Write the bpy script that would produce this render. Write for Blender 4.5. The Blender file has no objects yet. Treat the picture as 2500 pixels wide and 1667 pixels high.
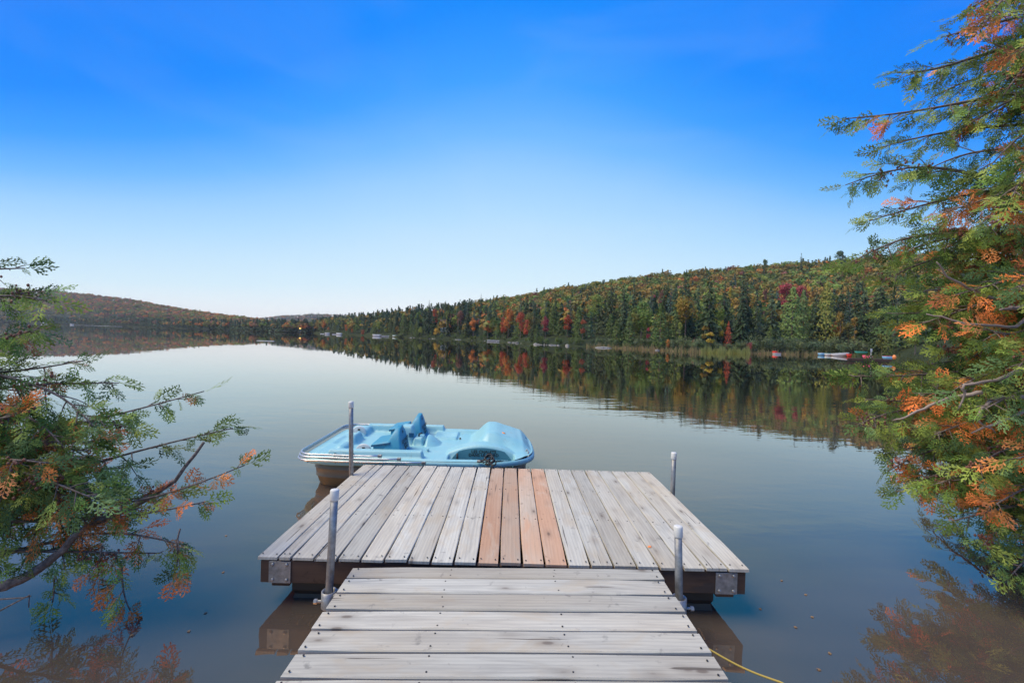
import bpy, math, random
import numpy as np
from mathutils import Vector, Matrix
random.seed(7)
rng = np.random.default_rng(7)
S = bpy.context.scene
col = S.collection

# ------------------------------------------------------------------ camera
F_PX = 1035.0; ROLL = math.radians(1.85); PITCH = 8.5 / F_PX; EYE = 1.713
cam_d = bpy.data.cameras.new('camera'); cam = bpy.data.objects.new('camera', cam_d); col.objects.link(cam)
cam_d.sensor_width = 36; cam_d.lens = F_PX / 2500 * 36
cam_d.clip_start = 0.02; cam_d.clip_end = 20000
cam.matrix_world = Matrix.Translation((0, 0, EYE)) @ Matrix.Rotation(math.pi / 2 - PITCH, 4, 'X') @ Matrix.Rotation(ROLL, 4, 'Z')
S.camera = cam

# ------------------------------------------------------------------ sky
SUN_EL, SUN_AZ = math.radians(58), math.radians(-100)      # soft light from the left
w = bpy.data.worlds.new('World'); S.world = w; w.use_nodes = True
nt = w.node_tree; nt.nodes.clear()
def N(t, typ, **k):
    n = t.nodes.new(typ)
    for a, b in k.items(): setattr(n, a, b)
    return n
def L(t, a, b): t.links.new(a, b)
out = N(nt, 'ShaderNodeOutputWorld'); bg = N(nt, 'ShaderNodeBackground'); L(nt, bg.outputs[0], out.inputs[0])
sky = N(nt, 'ShaderNodeTexSky', sky_type='NISHITA', sun_disc=False, sun_elevation=SUN_EL, sun_rotation=SUN_AZ, air_density=1.0, dust_density=0.6, ozone_density=3.0)
tc = N(nt, 'ShaderNodeTexCoord')
nm = N(nt, 'ShaderNodeVectorMath', operation='NORMALIZE'); L(nt, tc.outputs['Generated'], nm.inputs[0])
sx = N(nt, 'ShaderNodeSeparateXYZ'); L(nt, nm.outputs[0], sx.inputs[0])
def nmath(op, a, b):
    m = N(nt, 'ShaderNodeMath', operation=op)
    for i_, v_ in ((0, a), (1, b)):
        if hasattr(v_, 'is_linked'): L(nt, v_, m.inputs[i_])
        else: m.inputs[i_].default_value = v_
    return m.outputs[0]
x2 = nmath('MULTIPLY', sx.outputs[0], sx.outputs[0])            # the sky is a deeper blue away from the bright end of the lake
rp = N(nt, 'ShaderNodeValToRGB'); L(nt, nmath('MULTIPLY', sx.outputs[2], nmath('ADD', nmath('MULTIPLY', x2, 1.6), 1.0)), rp.inputs[0])
def s2l(c): return tuple(((v / 255 + .055) / 1.055) ** 2.4 if v > 10 else v / 255 / 12.92 for v in c)
stops = [(0.0, (252, 252, 249)), (0.06, (241, 248, 252)), (0.13, (216, 240, 253)), (0.20, (200, 232, 254)), (0.28, (178, 221, 254)), (0.36, (152, 206, 254)), (0.43, (112, 186, 254)), (0.52, (60, 160, 254)), (0.62, (10, 139, 254)), (0.80, (0, 128, 250)), (1.0, (2, 120, 240))]
e = rp.color_ramp.elements
while len(e) > 1: e.remove(e[-1])
e[0].position = 0; e[0].color = (*s2l(stops[0][1]), 1)
for p, c in stops[1:]:
    q = e.new(p); q.color = (*s2l(c), 1)
mx = N(nt, 'ShaderNodeMix', data_type='RGBA', blend_type='ADD'); mx.inputs[0].default_value = 0.005
wn = N(nt, 'ShaderNodeTexNoise'); wn.inputs['Scale'].default_value = 2.2; wn.inputs['Detail'].default_value = 4; wn.inputs['Distortion'].default_value = .8
wvm = N(nt, 'ShaderNodeVectorMath', operation='MULTIPLY'); wvm.inputs[1].default_value = (1, 1, 3.2); L(nt, nm.outputs[0], wvm.inputs[0]); L(nt, wvm.outputs[0], wn.inputs['Vector'])
wr = N(nt, 'ShaderNodeMapRange', interpolation_type='SMOOTHSTEP'); L(nt, wn.outputs[0], wr.inputs[0]); wr.inputs[1].default_value = .42; wr.inputs[2].default_value = .75; wr.inputs[4].default_value = .05
wm_ = N(nt, 'ShaderNodeMix', data_type='RGBA'); L(nt, wr.outputs[0], wm_.inputs[0]); L(nt, rp.outputs[0], wm_.inputs[6]); wm_.inputs[7].default_value = (.80, .88, .95, 1)
L(nt, wm_.outputs[2], mx.inputs[6]); L(nt, sky.outputs[0], mx.inputs[7]); L(nt, mx.outputs[2], bg.inputs[0]); bg.inputs[1].default_value = 1.0

sun_d = bpy.data.lights.new('sun', 'SUN'); sun = bpy.data.objects.new('sun', sun_d); col.objects.link(sun)
sun_d.energy = 4.9; sun_d.angle = math.radians(38); sun_d.color = (1.0, 0.85, 0.55)
sd = Vector((math.sin(SUN_AZ) * math.cos(SUN_EL), math.cos(SUN_AZ) * math.cos(SUN_EL), math.sin(SUN_EL)))
sun.rotation_euler = sd.to_track_quat('Z', 'Y').to_euler()
S.view_settings.view_transform = 'Standard'; S.view_settings.look = 'None'
S.view_settings.exposure = 0; S.view_settings.gamma = 1; S.view_settings.use_curve_mapping = False
S.render.engine = 'CYCLES'
S.cycles.max_bounces = 6; S.cycles.diffuse_bounces = 3; S.cycles.glossy_bounces = 3; S.cycles.transmission_bounces = 2
S.cycles.volume_bounces = 0; S.cycles.use_denoising = True; S.cycles.sample_clamp_indirect = 4

# ------------------------------------------------------------------ helpers
_c, _s = math.cos(ROLL), math.sin(ROLL)
FW = np.array([0, math.cos(PITCH), -math.sin(PITCH)]); _U = np.array([0, math.sin(PITCH), math.cos(PITCH)]); _R = np.array([1., 0, 0])
RT = _R * _c + _U * _s; UP = -_R * _s + _U * _c
def at(px, py, Z):
    """world point seen at a photo pixel, Z metres ahead"""
    return np.array([0, 0, EYE]) + Z * (FW + RT * (px - 1250) / F_PX - UP * (py - 833.5) / F_PX)
def hor(px): return 825 + .0324 * (px - 1250)
def ztop(px, py, Z): return EYE + (hor(px) - py) * Z / F_PX

def mat(name, base=(.5, .5, .5), rough=.6, metal=0., spec=.5, nodes=None):
    m = bpy.data.materials.new(name); m.use_nodes = True; t = m.node_tree; p = t.nodes['Principled BSDF']
    p.inputs['Base Color'].default_value = (*base, 1); p.inputs['Roughness'].default_value = rough
    p.inputs['Metallic'].default_value = metal; p.inputs['Specular IOR Level'].default_value = spec
    if nodes: nodes(t, p)
    return m
def link(o, parent=None):
    col.objects.link(o)
    if parent is not None: o.parent = parent
    return o
def npmesh(name, V, Fc, mats=(), colr=None, smooth=False, midx=None):
    V = np.asarray(V, np.float32); Fc = np.asarray(Fc, np.int32); k = Fc.shape[1]
    me = bpy.data.meshes.new(name); me.vertices.add(len(V)); me.vertices.foreach_set('co', V.ravel())
    me.loops.add(Fc.size); me.loops.foreach_set('vertex_index', Fc.ravel())
    me.polygons.add(len(Fc)); me.polygons.foreach_set('loop_start', np.arange(len(Fc), dtype=np.int32) * k)
    if smooth: me.polygons.foreach_set('use_smooth', np.ones(len(Fc), bool))
    for m in mats: me.materials.append(m)
    if midx is not None: me.polygons.foreach_set('material_index', np.asarray(midx, np.int32))
    me.update(calc_edges=True)
    if colr is not None:
        a = me.attributes.new('tint', 'FLOAT_COLOR', 'POINT'); c = np.ones((len(V), 4), np.float32); c[:, :3] = colr
        a.data.foreach_set('color', c.ravel())
    return me
def obj(name, me, parent=None, **props):
    o = bpy.data.objects.new(name, me); link(o, parent)
    for k, v in props.items(): o[k] = v
    return o
def thing(name, label, cat, loc=(0, 0, 0), group=None, rz=0):
    o = bpy.data.objects.new(name, None); link(o); o.location = loc; o.rotation_euler = (0, 0, rz); o.empty_display_size = .1
    o['label'] = label; o['category'] = cat
    if group: o['group'] = group
    return o
class MB:
    """collects polygons of any size"""
    def __init__(s): s.v = []; s.f = []; s.m = []
    def add(s, V, Fs, mi=0):
        b = len(s.v); s.v += [tuple(map(float, p)) for p in V]; s.f += [tuple(b + i for i in f) for f in Fs]; s.m += [mi] * len(Fs); return s
    def box(s, x0, x1, y0, y1, z0, z1, mi=0, ch=0.):
        if ch <= 0:
            V = [(x, y, z) for z in (z0, z1) for x, y in ((x0, y0), (x1, y0), (x1, y1), (x0, y1))]
            return s.add(V, [(3, 2, 1, 0), (4, 5, 6, 7), (0, 1, 5, 4), (1, 2, 6, 5), (2, 3, 7, 6), (3, 0, 4, 7)], mi)
        V = []
        for z, i in ((z0, ch), (z0 + ch, 0), (z1 - ch, 0), (z1, ch)):
            V += [(x0 + i, y0 + i, z), (x1 - i, y0 + i, z), (x1 - i, y1 - i, z), (x0 + i, y1 - i, z)]
        Fs = [(3, 2, 1, 0), (12, 13, 14, 15)]
        for r in range(3):
            for k in range(4):
                a = r * 4 + k; b = r * 4 + (k + 1) % 4; Fs.append((a, b, b + 4, a + 4))
        return s.add(V, Fs, mi)
    def tube(s, P, R, n=8, mi=0, cap=True):
        P = np.asarray(P, float); R = np.full(len(P), R) if np.isscalar(R) else np.asarray(R)
        T = np.gradient(P, axis=0); T /= np.linalg.norm(T, axis=1)[:, None] + 1e-9
        ref = np.array([0, 0, 1.]) if abs(T[0][2]) < .9 else np.array([1., 0, 0])
        V = []; a = np.cross(T[0], ref); a /= np.linalg.norm(a)
        for i in range(len(P)):
            a = a - T[i] * (a @ T[i]); a /= np.linalg.norm(a) + 1e-9; b = np.cross(T[i], a)
            for k in range(n):
                q = 2 * math.pi * k / n; V.append(P[i] + R[i] * (a * math.cos(q) + b * math.sin(q)))
        Fs = [(i * n + k, i * n + (k + 1) % n, (i + 1) * n + (k + 1) % n, (i + 1) * n + k) for i in range(len(P) - 1) for k in range(n)]
        if cap: Fs += [tuple(range(n - 1, -1, -1)), tuple((len(P) - 1) * n + k for k in range(n))]
        return s.add(V, Fs, mi)
    def rings(s, RR, mi=0, cap=True):
        n = len(RR[0]); V = [p for r in RR for p in r]
        Fs = [(i * n + k, i * n + (k + 1) % n, (i + 1) * n + (k + 1) % n, (i + 1) * n + k) for i in range(len(RR) - 1) for k in range(n)]
        if cap: Fs += [tuple(range(n - 1, -1, -1)), tuple((len(RR) - 1) * n + k for k in range(n))]
        return s.add(V, Fs, mi)
    def mesh(s, name, mats, smooth=False):
        me = bpy.data.meshes.new(name); me.from_pydata(s.v, [], s.f)
        for m in mats if isinstance(mats, (list, tuple)) else [mats]: me.materials.append(m)
        me.polygons.foreach_set('material_index', s.m)
        if smooth: me.polygons.foreach_set('use_smooth', [True] * len(s.f))
        me.update(); return me
    def build(s, name, mats, parent=None, smooth=False, **props):
        return obj(name, s.mesh(name, mats, smooth), parent, **props)

# ------------------------------------------------------------------ materials
def ramp(t, fac, stops, interp='LINEAR'):
    r = N(t, 'ShaderNodeValToRGB'); r.color_ramp.interpolation = interp; L(t, fac, r.inputs[0]); e = r.color_ramp.elements
    while len(e) > 1: e.remove(e[-1])
    for i, (p, c) in enumerate(stops):
        q = e[0] if i == 0 else e.new(p)
        q.position = p; q.color = (*(c if hasattr(c, '__len__') else (c, c, c)), 1)
    return r.outputs[0]
def noise(t, vec, scale, detail=4, rough=.5, dist=0.):
    n = N(t, 'ShaderNodeTexNoise'); n.inputs['Scale'].default_value = scale; n.inputs['Detail'].default_value = detail
    n.inputs['Roughness'].default_value = rough; n.inputs['Distortion'].default_value = dist; L(t, vec, n.inputs['Vector']); return n
def mixc(t, a, b, fac, mode='MIX'):
    m = N(t, 'ShaderNodeMix', data_type='RGBA', blend_type=mode)
    for s, v in ((0, fac), (6, a), (7, b)):
        if hasattr(v, 'is_linked'): L(t, v, m.inputs[s])
        elif s == 0: m.inputs[0].default_value = v
        else: m.inputs[s].default_value = (*v, 1)
    return m.outputs[2]
def mul(t, a, b, op='MULTIPLY'):
    m = N(t, 'ShaderNodeMath', operation=op)
    for s, v in ((0, a), (1, b)):
        if hasattr(v, 'is_linked'): L(t, v, m.inputs[s])
        else: m.inputs[s].default_value = v
    return m.outputs[0]

def wood(name, base, dark, warm, grain=1.0, warm_amt=.35, rough=.85):
    """plank of length along local X; every object gets its own stretch of grain"""
    def nodes(t, p):
        tc = N(t, 'ShaderNodeTexCoord'); oi = N(t, 'ShaderNodeObjectInfo')
        off = N(t, 'ShaderNodeVectorMath', operation='SCALE'); off.inputs[0].default_value = (37, 61, 23); L(t, oi.outputs['Random'], off.inputs['Scale'])
        ad = N(t, 'ShaderNodeVectorMath', operation='ADD'); L(t, tc.outputs['Object'], ad.inputs[0]); L(t, off.outputs[0], ad.inputs[1])
        v = ad.outputs[0]
        def st(sx, sy, sz):
            m = N(t, 'ShaderNodeVectorMath', operation='MULTIPLY'); m.inputs[1].default_value = (sx, sy, sz); L(t, v, m.inputs[0]); return m.outputs[0]
        # knots bend the grain round them
        kn = N(t, 'ShaderNodeTexVoronoi', feature='F1'); kn.inputs['Scale'].default_value = 1.0; L(t, st(3.4, 9.0, 0.0), kn.inputs['Vector'])
        kr = ramp(t, kn.outputs['Distance'], [(0, 1), (.065, .95), (.11, .40), (.24, .14), (.4, 0)])
        kc = N(t, 'ShaderNodeSeparateXYZ'); L(t, kn.outputs['Color'], kc.inputs[0])
        sel = ramp(t, kc.outputs[0], [(0, 0), (.26, 0), (.30, 1), (1, 1)])
        knot = mul(t, kr, sel)
        # bands of growth rings
        warp = noise(t, st(1.2, 9, 9), 1.0, 2, .5); wv = mul(t, warp.outputs[0], 2.4)
        g0 = N(t, 'ShaderNodeTexWave', wave_type='BANDS', bands_direction='Y', wave_profile='SIN'); g0.inputs['Scale'].default_value = 9 * grain
        g0.inputs['Distortion'].default_value = 5.5; g0.inputs['Detail'].default_value = 2; g0.inputs['Detail Scale'].default_value = .55
        L(t, st(.10, 1.5, 1.5), g0.inputs['Vector']); L(t, mul(t, wv, mul(t, knot, 3.0, 'ADD')), g0.inputs['Phase Offset'])
        fine = noise(t, st(4, 190, 190), 1.0, 4, .65, .2); mid = noise(t, st(1.9, 22, 22), 1.0, 6, .62, .9); big = noise(t, st(.9, 2.2, 2.2), 1.0, 3, .5)
        stain = noise(t, st(2.2, 5.5, 5), 1.0, 4, .6, .6)
        c = mixc(t, base, dark, ramp(t, mid.outputs[0], [(.42, 0), (.60, .36), (.76, .75)]))
        c = mixc(t, c, warm, mul(t, ramp(t, big.outputs[0], [(.38, 0), (.66, 1)]), warm_amt * 1.25))
        c = mixc(t, c, dark, mul(t, ramp(t, g0.outputs[0], [(.55, 0), (.95, 1)]), .22))
        c = mixc(t, c, tuple(x * .35 for x in dark), mul(t, ramp(t, fine.outputs[0], [(.55, 0), (.80, 1)]), .26))
        c = mixc(t, c, warm, mul(t, ramp(t, stain.outputs[0], [(.53, 0), (.66, 1)]), warm_amt * 1.25))
        tone = N(t, 'ShaderNodeMapRange'); L(t, oi.outputs['Random'], tone.inputs[0]); tone.inputs[3].default_value = .76; tone.inputs[4].default_value = 1.08
        tt = N(t, 'ShaderNodeCombineColor'); [L(t, tone.outputs[0], tt.inputs[i]) for i in range(3)]
        c = mixc(t, c, tt.outputs[0], 1.0, 'MULTIPLY')
        spots = noise(t, st(14, 14, 14), 1.0, 3, .6, .3); c = mixc(t, c, tuple(x * .5 for x in dark), mul(t, ramp(t, spots.outputs[0], [(.64, 0), (.74, 1)]), .55))
        crack = noise(t, st(1.6, 48, 10), 1.0, 2, .4, .15); c = mixc(t, c, (.05, .042, .038), mul(t, ramp(t, crack.outputs[0], [(.715, 0), (.735, 1)]), .75))
        c = mixc(t, c, (.10, .075, .06), mul(t, knot, .78))
        sep = N(t, 'ShaderNodeSeparateXYZ'); geo = N(t, 'ShaderNodeNewGeometry')
        L(t, c, p.inputs['Base Color'])
        bp = N(t, 'ShaderNodeBump'); bp.inputs['Strength'].default_value = .55; bp.inputs['Distance'].default_value = .0016
        hh = mul(t, mul(t, fine.outputs[0], mul(t, g0.outputs[0], .5), 'ADD'), mid.outputs[0], 'ADD'); L(t, hh, bp.inputs['Height']); L(t, bp.outputs[0], p.inputs['Normal'])
    return mat(name, rough=rough, spec=.25, nodes=nodes)
M = {}
M['plank'] = wood('weathered_plank', (.53, .53, .475), (.25, .248, .24), (.44, .365, .26))
M['plank_new'] = wood('fresh_cedar_plank', (.50, .31, .205), (.38, .22, .14), (.50, .39, .30), warm_amt=.7)
M['plank_mid'] = wood('half_weathered_plank', (.51, .43, .345), (.36, .28, .21), (.52, .33, .22), warm_amt=.75)
M['board'] = wood('brown_treated_board', (.085, .055, .041), (.035, .023, .018), (.12, .072, .048))
def galv(t, p):
    tc = N(t, 'ShaderNodeTexCoord'); n = noise(t, tc.outputs['Object'], 28, 5, .6); n2 = noise(t, tc.outputs['Object'], 6, 3)
    L(t, ramp(t, n.outputs[0], [(.3, (.20, .205, .21)), (.55, (.30, .305, .31)), (.75, (.40, .405, .41))]), p.inputs['Base Color'])
    L(t, ramp(t, n2.outputs[0], [(.3, .42), (.7, .62)]), p.inputs['Roughness'])
    n3 = noise(t, tc.outputs['Object'], 14, 5, .7, .5); L(t, mixc(t, ramp(t, n.outputs[0], [(.3, (.20, .205, .21)), (.55, (.30, .305, .31)), (.75, (.40, .405, .41))]), (.20, .15, .11), mul(t, ramp(t, n3.outputs[0], [(.55, 0), (.7, 1)]), .5)), p.inputs['Base Color'])
M['galv'] = mat('galvanised_steel', metal=.7, nodes=galv)
M['capw'] = mat('white_plastic', (.58, .59, .58), .5)
M['navy'] = mat('navy_print', (.03, .07, .16), .6)
M['black'] = mat('black_plastic', (.012, .012, .013), .5)
M['inkblk'] = mat('black_stencil_paint', (.008, .009, .012), .7)
M['screw'] = mat('dark_screw', (.05, .045, .045), .5, .6)
def plastic(c, c2, rough=.42):
    def f(t, p):
        tc = N(t, 'ShaderNodeTexCoord'); n = noise(t, tc.outputs['Object'], 3.2, 5, .6); n2 = noise(t, tc.outputs['Object'], 40, 3, .7)
        a = mixc(t, c, c2, ramp(t, n.outputs[0], [(.38, 0), (.72, 1)])); a = mixc(t, a, tuple(x * .55 for x in c), mul(t, ramp(t, n2.outputs[0], [(.6, 0), (.8, 1)]), .25))
        n3 = noise(t, tc.outputs['Object'], 9, 6, .7, 1.2); a = mixc(t, a, (.22, .24, .20), mul(t, ramp(t, n3.outputs[0], [(.56, 0), (.74, 1)]), .42))
        L(t, a, p.inputs['Base Color']); L(t, ramp(t, n.outputs[0], [(.3, rough - .08), (.7, rough + .14)]), p.inputs['Roughness'])
    return f
M['boat'] = mat('pale_blue_plastic', nodes=plastic((.22, .475, .54), (.29, .515, .56)))
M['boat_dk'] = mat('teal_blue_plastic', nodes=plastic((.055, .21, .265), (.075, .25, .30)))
M['seat'] = mat('blue_seat_plastic', nodes=plastic((.035, .235, .37), (.05, .28, .41)))
M['seat_dk'] = mat('dark_blue_plastic', nodes=plastic((.012, .09, .17), (.02, .11, .2)))
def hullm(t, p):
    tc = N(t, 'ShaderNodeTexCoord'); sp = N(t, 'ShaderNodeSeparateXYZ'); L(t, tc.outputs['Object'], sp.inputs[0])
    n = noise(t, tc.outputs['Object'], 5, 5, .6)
    c = ramp(t, mul(t, sp.outputs[2], mul(t, n.outputs[0], .10), 'ADD'), [(0.04, (.085, .055, .028)), (.12, (.14, .112, .07)), (.22, (.175, .16, .12)), (.32, (.13, .128, .108))])  # darker top: shade under the gunwale rim painted in above the brown stain
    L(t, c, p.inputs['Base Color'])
M['hull'] = mat('stained_tan_hull_rim_shade', rough=.5, nodes=hullm)
M['chrome'] = mat('polished_aluminium', (.55, .56, .58), .34, .8)
M['rope_y'] = mat('yellow_rope', (.40, .29, .06), .8)
M['white'] = mat('white_paint', (.52, .54, .56), .5)
M['redp'] = mat('red_plastic', (.60, .05, .03), .5)
M['orangep'] = mat('orange_plastic', (.75, .25, .07), .5)
M['pink'] = mat('pink_plastic', (.70, .10, .17), .5)
M['tealp'] = mat('teal_plastic', (.05, .33, .28), .5)
M['bluep'] = mat('blue_plastic', (.16, .38, .60), .5)
def rockn(t, p):
    tc = N(t, 'ShaderNodeTexCoord'); n = noise(t, tc.outputs['Object'], 2.5, 6, .65)
    L(t, ramp(t, n.outputs[0], [(.3, (.09, .085, .08)), (.5, (.20, .195, .185)), (.7, (.34, .34, .33))]), p.inputs['Base Color'])
M['rock'] = mat('grey_rock', rough=.9, nodes=rockn)
def barkn(t, p):
    tc = N(t, 'ShaderNodeTexCoord'); n = noise(t, tc.outputs['Object'], 45, 5, .65)
    L(t, ramp(t, n.outputs[0], [(.3, (.045, .035, .03)), (.5, (.13, .10, .085)), (.72, (.26, .22, .20))]), p.inputs['Base Color'])
    bp = N(t, 'ShaderNodeBump'); bp.inputs['Strength'].default_value = .6; bp.inputs['Distance'].default_value = .004; L(t, n.outputs[0], bp.inputs['Height']); L(t, bp.outputs[0], p.inputs['Normal'])
M['bark'] = mat('grey_brown_bark', rough=.9, nodes=barkn)
def leafmat(name, use_obj, trans=.25, gain=1.0, rough=.65, spec=.2):
    m = bpy.data.materials.new(name); m.use_nodes = True; t = m.node_tree; p = t.nodes['Principled BSDF']; o = t.nodes['Material Output']
    at_ = N(t, 'ShaderNodeAttribute', attribute_name='tint'); c = at_.outputs['Color']
    if use_obj:
        oi = N(t, 'ShaderNodeObjectInfo'); c = mixc(t, c, oi.outputs['Color'], 1.0, 'MULTIPLY')
    if gain != 1: c = mixc(t, c, (gain, gain, gain), 1.0, 'MULTIPLY')
    L(t, c, p.inputs['Base Color']); p.inputs['Roughness'].default_value = rough; p.inputs['Specular IOR Level'].default_value = spec
    tr = N(t, 'ShaderNodeBsdfTranslucent'); L(t, c, tr.inputs[0]); ms = N(t, 'ShaderNodeMixShader'); ms.inputs[0].default_value = trans
    L(t, p.outputs[0], ms.inputs[1]); L(t, tr.outputs[0], ms.inputs[2]); L(t, ms.outputs[0], o.inputs[0]); return m
M['leaf_obj'] = leafmat('tree_foliage', True, .25, 1.45)
M['leaf'] = leafmat('forest_foliage', False, .25, 1.45)
M['cedar'] = leafmat('cedar_foliage', False, .24, 1.9)
def grd(t, p):
    tc = N(t, 'ShaderNodeTexCoord'); n = noise(t, tc.outputs['Object'], .35, 6, .6)
    L(t, ramp(t, n.outputs[0], [(.3, (.016, .022, .010)), (.55, (.03, .042, .018)), (.75, (.055, .055, .025))]), p.inputs['Base Color'])
M['ground'] = mat('forest_floor', rough=.95, spec=.1, nodes=grd)
def soil(t, p):
    tc = N(t, 'ShaderNodeTexCoord'); n = noise(t, tc.outputs['Object'], 9, 6, .65)
    L(t, ramp(t, n.outputs[0], [(.3, (.03, .022, .015)), (.55, (.07, .055, .035)), (.75, (.12, .09, .055))]), p.inputs['Base Color'])
M['soil'] = mat('bank_soil', rough=.95, spec=.1, nodes=soil)

# water: murky brown body under a mirror surface, stirred here and there by faint wind
wm = bpy.data.materials.new('lake_water'); wm.use_nodes = True; t = wm.node_tree; t.nodes.clear()
o_ = N(t, 'ShaderNodeOutputMaterial'); ms = N(t, 'ShaderNodeMixShader'); df = N(t, 'ShaderNodeBsdfDiffuse'); gl = N(t, 'ShaderNodeBsdfGlossy')
geo = N(t, 'ShaderNodeNewGeometry')
def wv(sx_, sy_):
    m = N(t, 'ShaderNodeVectorMath', operation='MULTIPLY'); m.inputs[1].default_value = (sx_, sy_, 1); L(t, geo.outputs['Position'], m.inputs[0]); return m.outputs[0]
r1 = noise(t, wv(1.1, 2.6), 1.0, 3, .5, .4); r2 = noise(t, wv(4.5, 8.5), 1.0, 2, .5); patch = noise(t, wv(.10, .22), 1.0, 4, .55, 1.0); patch2 = noise(t, wv(.45, 1.1), 1.0, 4, .55, .8)
wind = ramp(t, patch.outputs[0], [(.40, .10), (.52, .45), (.64, 1)])
sp0 = N(t, 'ShaderNodeSeparateXYZ'); L(t, geo.outputs['Position'], sp0.inputs[0]); nearw = N(t, 'ShaderNodeMapRange', interpolation_type='SMOOTHSTEP'); L(t, sp0.outputs[1], nearw.inputs[0]); nearw.inputs[1].default_value = 9; nearw.inputs[2].default_value = 24; nearw.inputs[3].default_value = 2.6; nearw.inputs[4].default_value = .38
h = mul(t, mul(t, r1.outputs[0], .8), mul(t, r2.outputs[0], .20), 'ADD'); h = mul(t, mul(t, h, wind), nearw.outputs[0])
bp = N(t, 'ShaderNodeBump'); bp.inputs['Strength'].default_value = .07; bp.inputs['Distance'].default_value = .05; L(t, h, bp.inputs['Height'])
L(t, bp.outputs[0], gl.inputs['Normal'])
fr = N(t, 'ShaderNodeFresnel'); fr.inputs[0].default_value = 1.33
lw = N(t, 'ShaderNodeLayerWeight'); lw.inputs[0].default_value = .5
L(t, ramp(t, lw.outputs['Facing'], [(.30, (1.0, .46, .17)), (.60, (1.0, .64, .38)), (.84, (1.0, .92, .80)), (1, (1, .985, .97))]), gl.inputs[0])  # steep reflections tinted warm so the mirrored blue sky turns grey
L(t, ramp(t, wind, [(0, .003), (1, .014)]), gl.inputs['Roughness'])
sp = N(t, 'ShaderNodeSeparateXYZ'); L(t, geo.outputs['Position'], sp.inputs[0])
shal = N(t, 'ShaderNodeMapRange', interpolation_type='SMOOTHSTEP'); L(t, sp.outputs[1], shal.inputs[0]); shal.inputs[1].default_value = 3.0; shal.inputs[2].default_value = 15.0     # near body paler: shallow silt, with grey cloud reflection put into its colour
body = mixc(t, mixc(t, (.078, .064, .055), (.100, .084, .072), ramp(t, patch2.outputs[0], [(.3, 0), (.7, 1)])), (.014, .014, .012), shal.outputs[0]); L(t, body, df.inputs[0])
L(t, ramp(t, lw.outputs['Facing'], [(.30, .34), (.60, .41), (.78, .52), (.86, .68), (.92, .84), (.97, .94), (1, .98)]), ms.inputs[0]); L(t, df.outputs[0], ms.inputs[1]); L(t, gl.outputs[0], ms.inputs[2]); L(t, ms.outputs[0], o_.inputs[0])
M['water'] = wm

# ------------------------------------------------------------------ lake and land
MB().add([(-2600, -60, 0), (2600, -60, 0), (2600, 2400, 0), (-2600, 2400, 0)], [(0, 1, 2, 3)]).build('lake_water', M['water'], kind='structure')

def interp(tab):
    xs = np.array([r[0] for r in tab], float); ys = np.array([r[1] for r in tab], float)
    return lambda x: np.interp(x, xs, ys)
def px2a(px): return (px - 1250) / F_PX
# shore distance by bearing, silhouette of the tree tops, distance of the ridge
LAND = {
 'right_hill': dict(rng=(738, 3600), shore=interp([(738, 440), (800, 400), (860, 330), (930, 270), (1000, 236), (1100, 214), (1200, 184), (1260, 150), (1300, 126), (1400, 117), (1500, 108), (1600, 96), (1700, 88), (1800, 92), (1900, 98), (2030, 101), (2130, 92), (2230, 72), (2300, 62), (2500, 45), (2900, 26), (3300, 16), (3600, 12)]),
    top=interp([(738, 792), (780, 772), (850, 764), (900, 760), (960, 750), (1000, 745), (1100, 737), (1170, 723), (1250, 711), (1300, 703), (1400, 686), (1500, 671), (1600, 657), (1700, 649), (1800, 641), (1900, 632), (2000, 626), (2100, 618), (2300, 600), (2500, 585), (3600, 520)]),
    ridge=interp([(738, 470), (900, 330), (1000, 300), (1100, 300), (1200, 330), (1300, 340), (1500, 340), (1900, 330), (2500, 260), (3600, 150)]), tree=11),
 'left_hill': dict(rng=(-1500, 756), shore=interp([(-1500, 260), (-800, 420), (-300, 700), (0, 800), (217, 760), (400, 620), (600, 480), (700, 430), (756, 425)]),
    top=interp([(-1500, 640), (-300, 690), (0, 701), (100, 706), (217, 716), (330, 730), (400, 743), (480, 757), (560, 768), (620, 776), (680, 787), (720, 800), (756, 806)]),
    ridge=interp([(-1500, 700), (0, 1300), (217, 1200), (400, 950), (600, 600), (700, 470), (756, 450)]), tree=11),
 'distant_hill': dict(rng=(560, 900), shore=interp([(560, 1150), (900, 1150)]), top=interp([(560, 785), (620, 778), (680, 771), (760, 766), (830, 768), (900, 775)]), ridge=interp([(560, 1900), (900, 1900)]), tree=10),
}
def land_h(Ld, px, Z):
    Zs = Ld['shore'](px); Zr = Ld['ridge'](px); H = np.maximum(.8, EYE + (hor(px) - Ld['top'](px)) * Zr / F_PX - Ld['tree'])
    tt = np.clip((Z - Zs) / (Zr - Zs), -.3, 2.2)
    s = np.where(tt < 0, tt * 3, np.where(tt <= 1, .35 + (H - .35) * (np.clip(tt, 0, 1) ** 1.25) * (1 - .12 * np.sin(np.pi * np.clip(tt, 0, 1))), H - (tt - 1) ** 1.3 * H * .55))
    bump = (np.sin(px * .031 + Z * .013) + np.sin(px * .013 - Z * .021)) * .012 * Z ** .8 * np.clip(tt, 0, 1) * (tt < 1.0) * np.clip(1 - tt, 0, 1) * 3
    return np.maximum(s + bump, -2)
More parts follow.
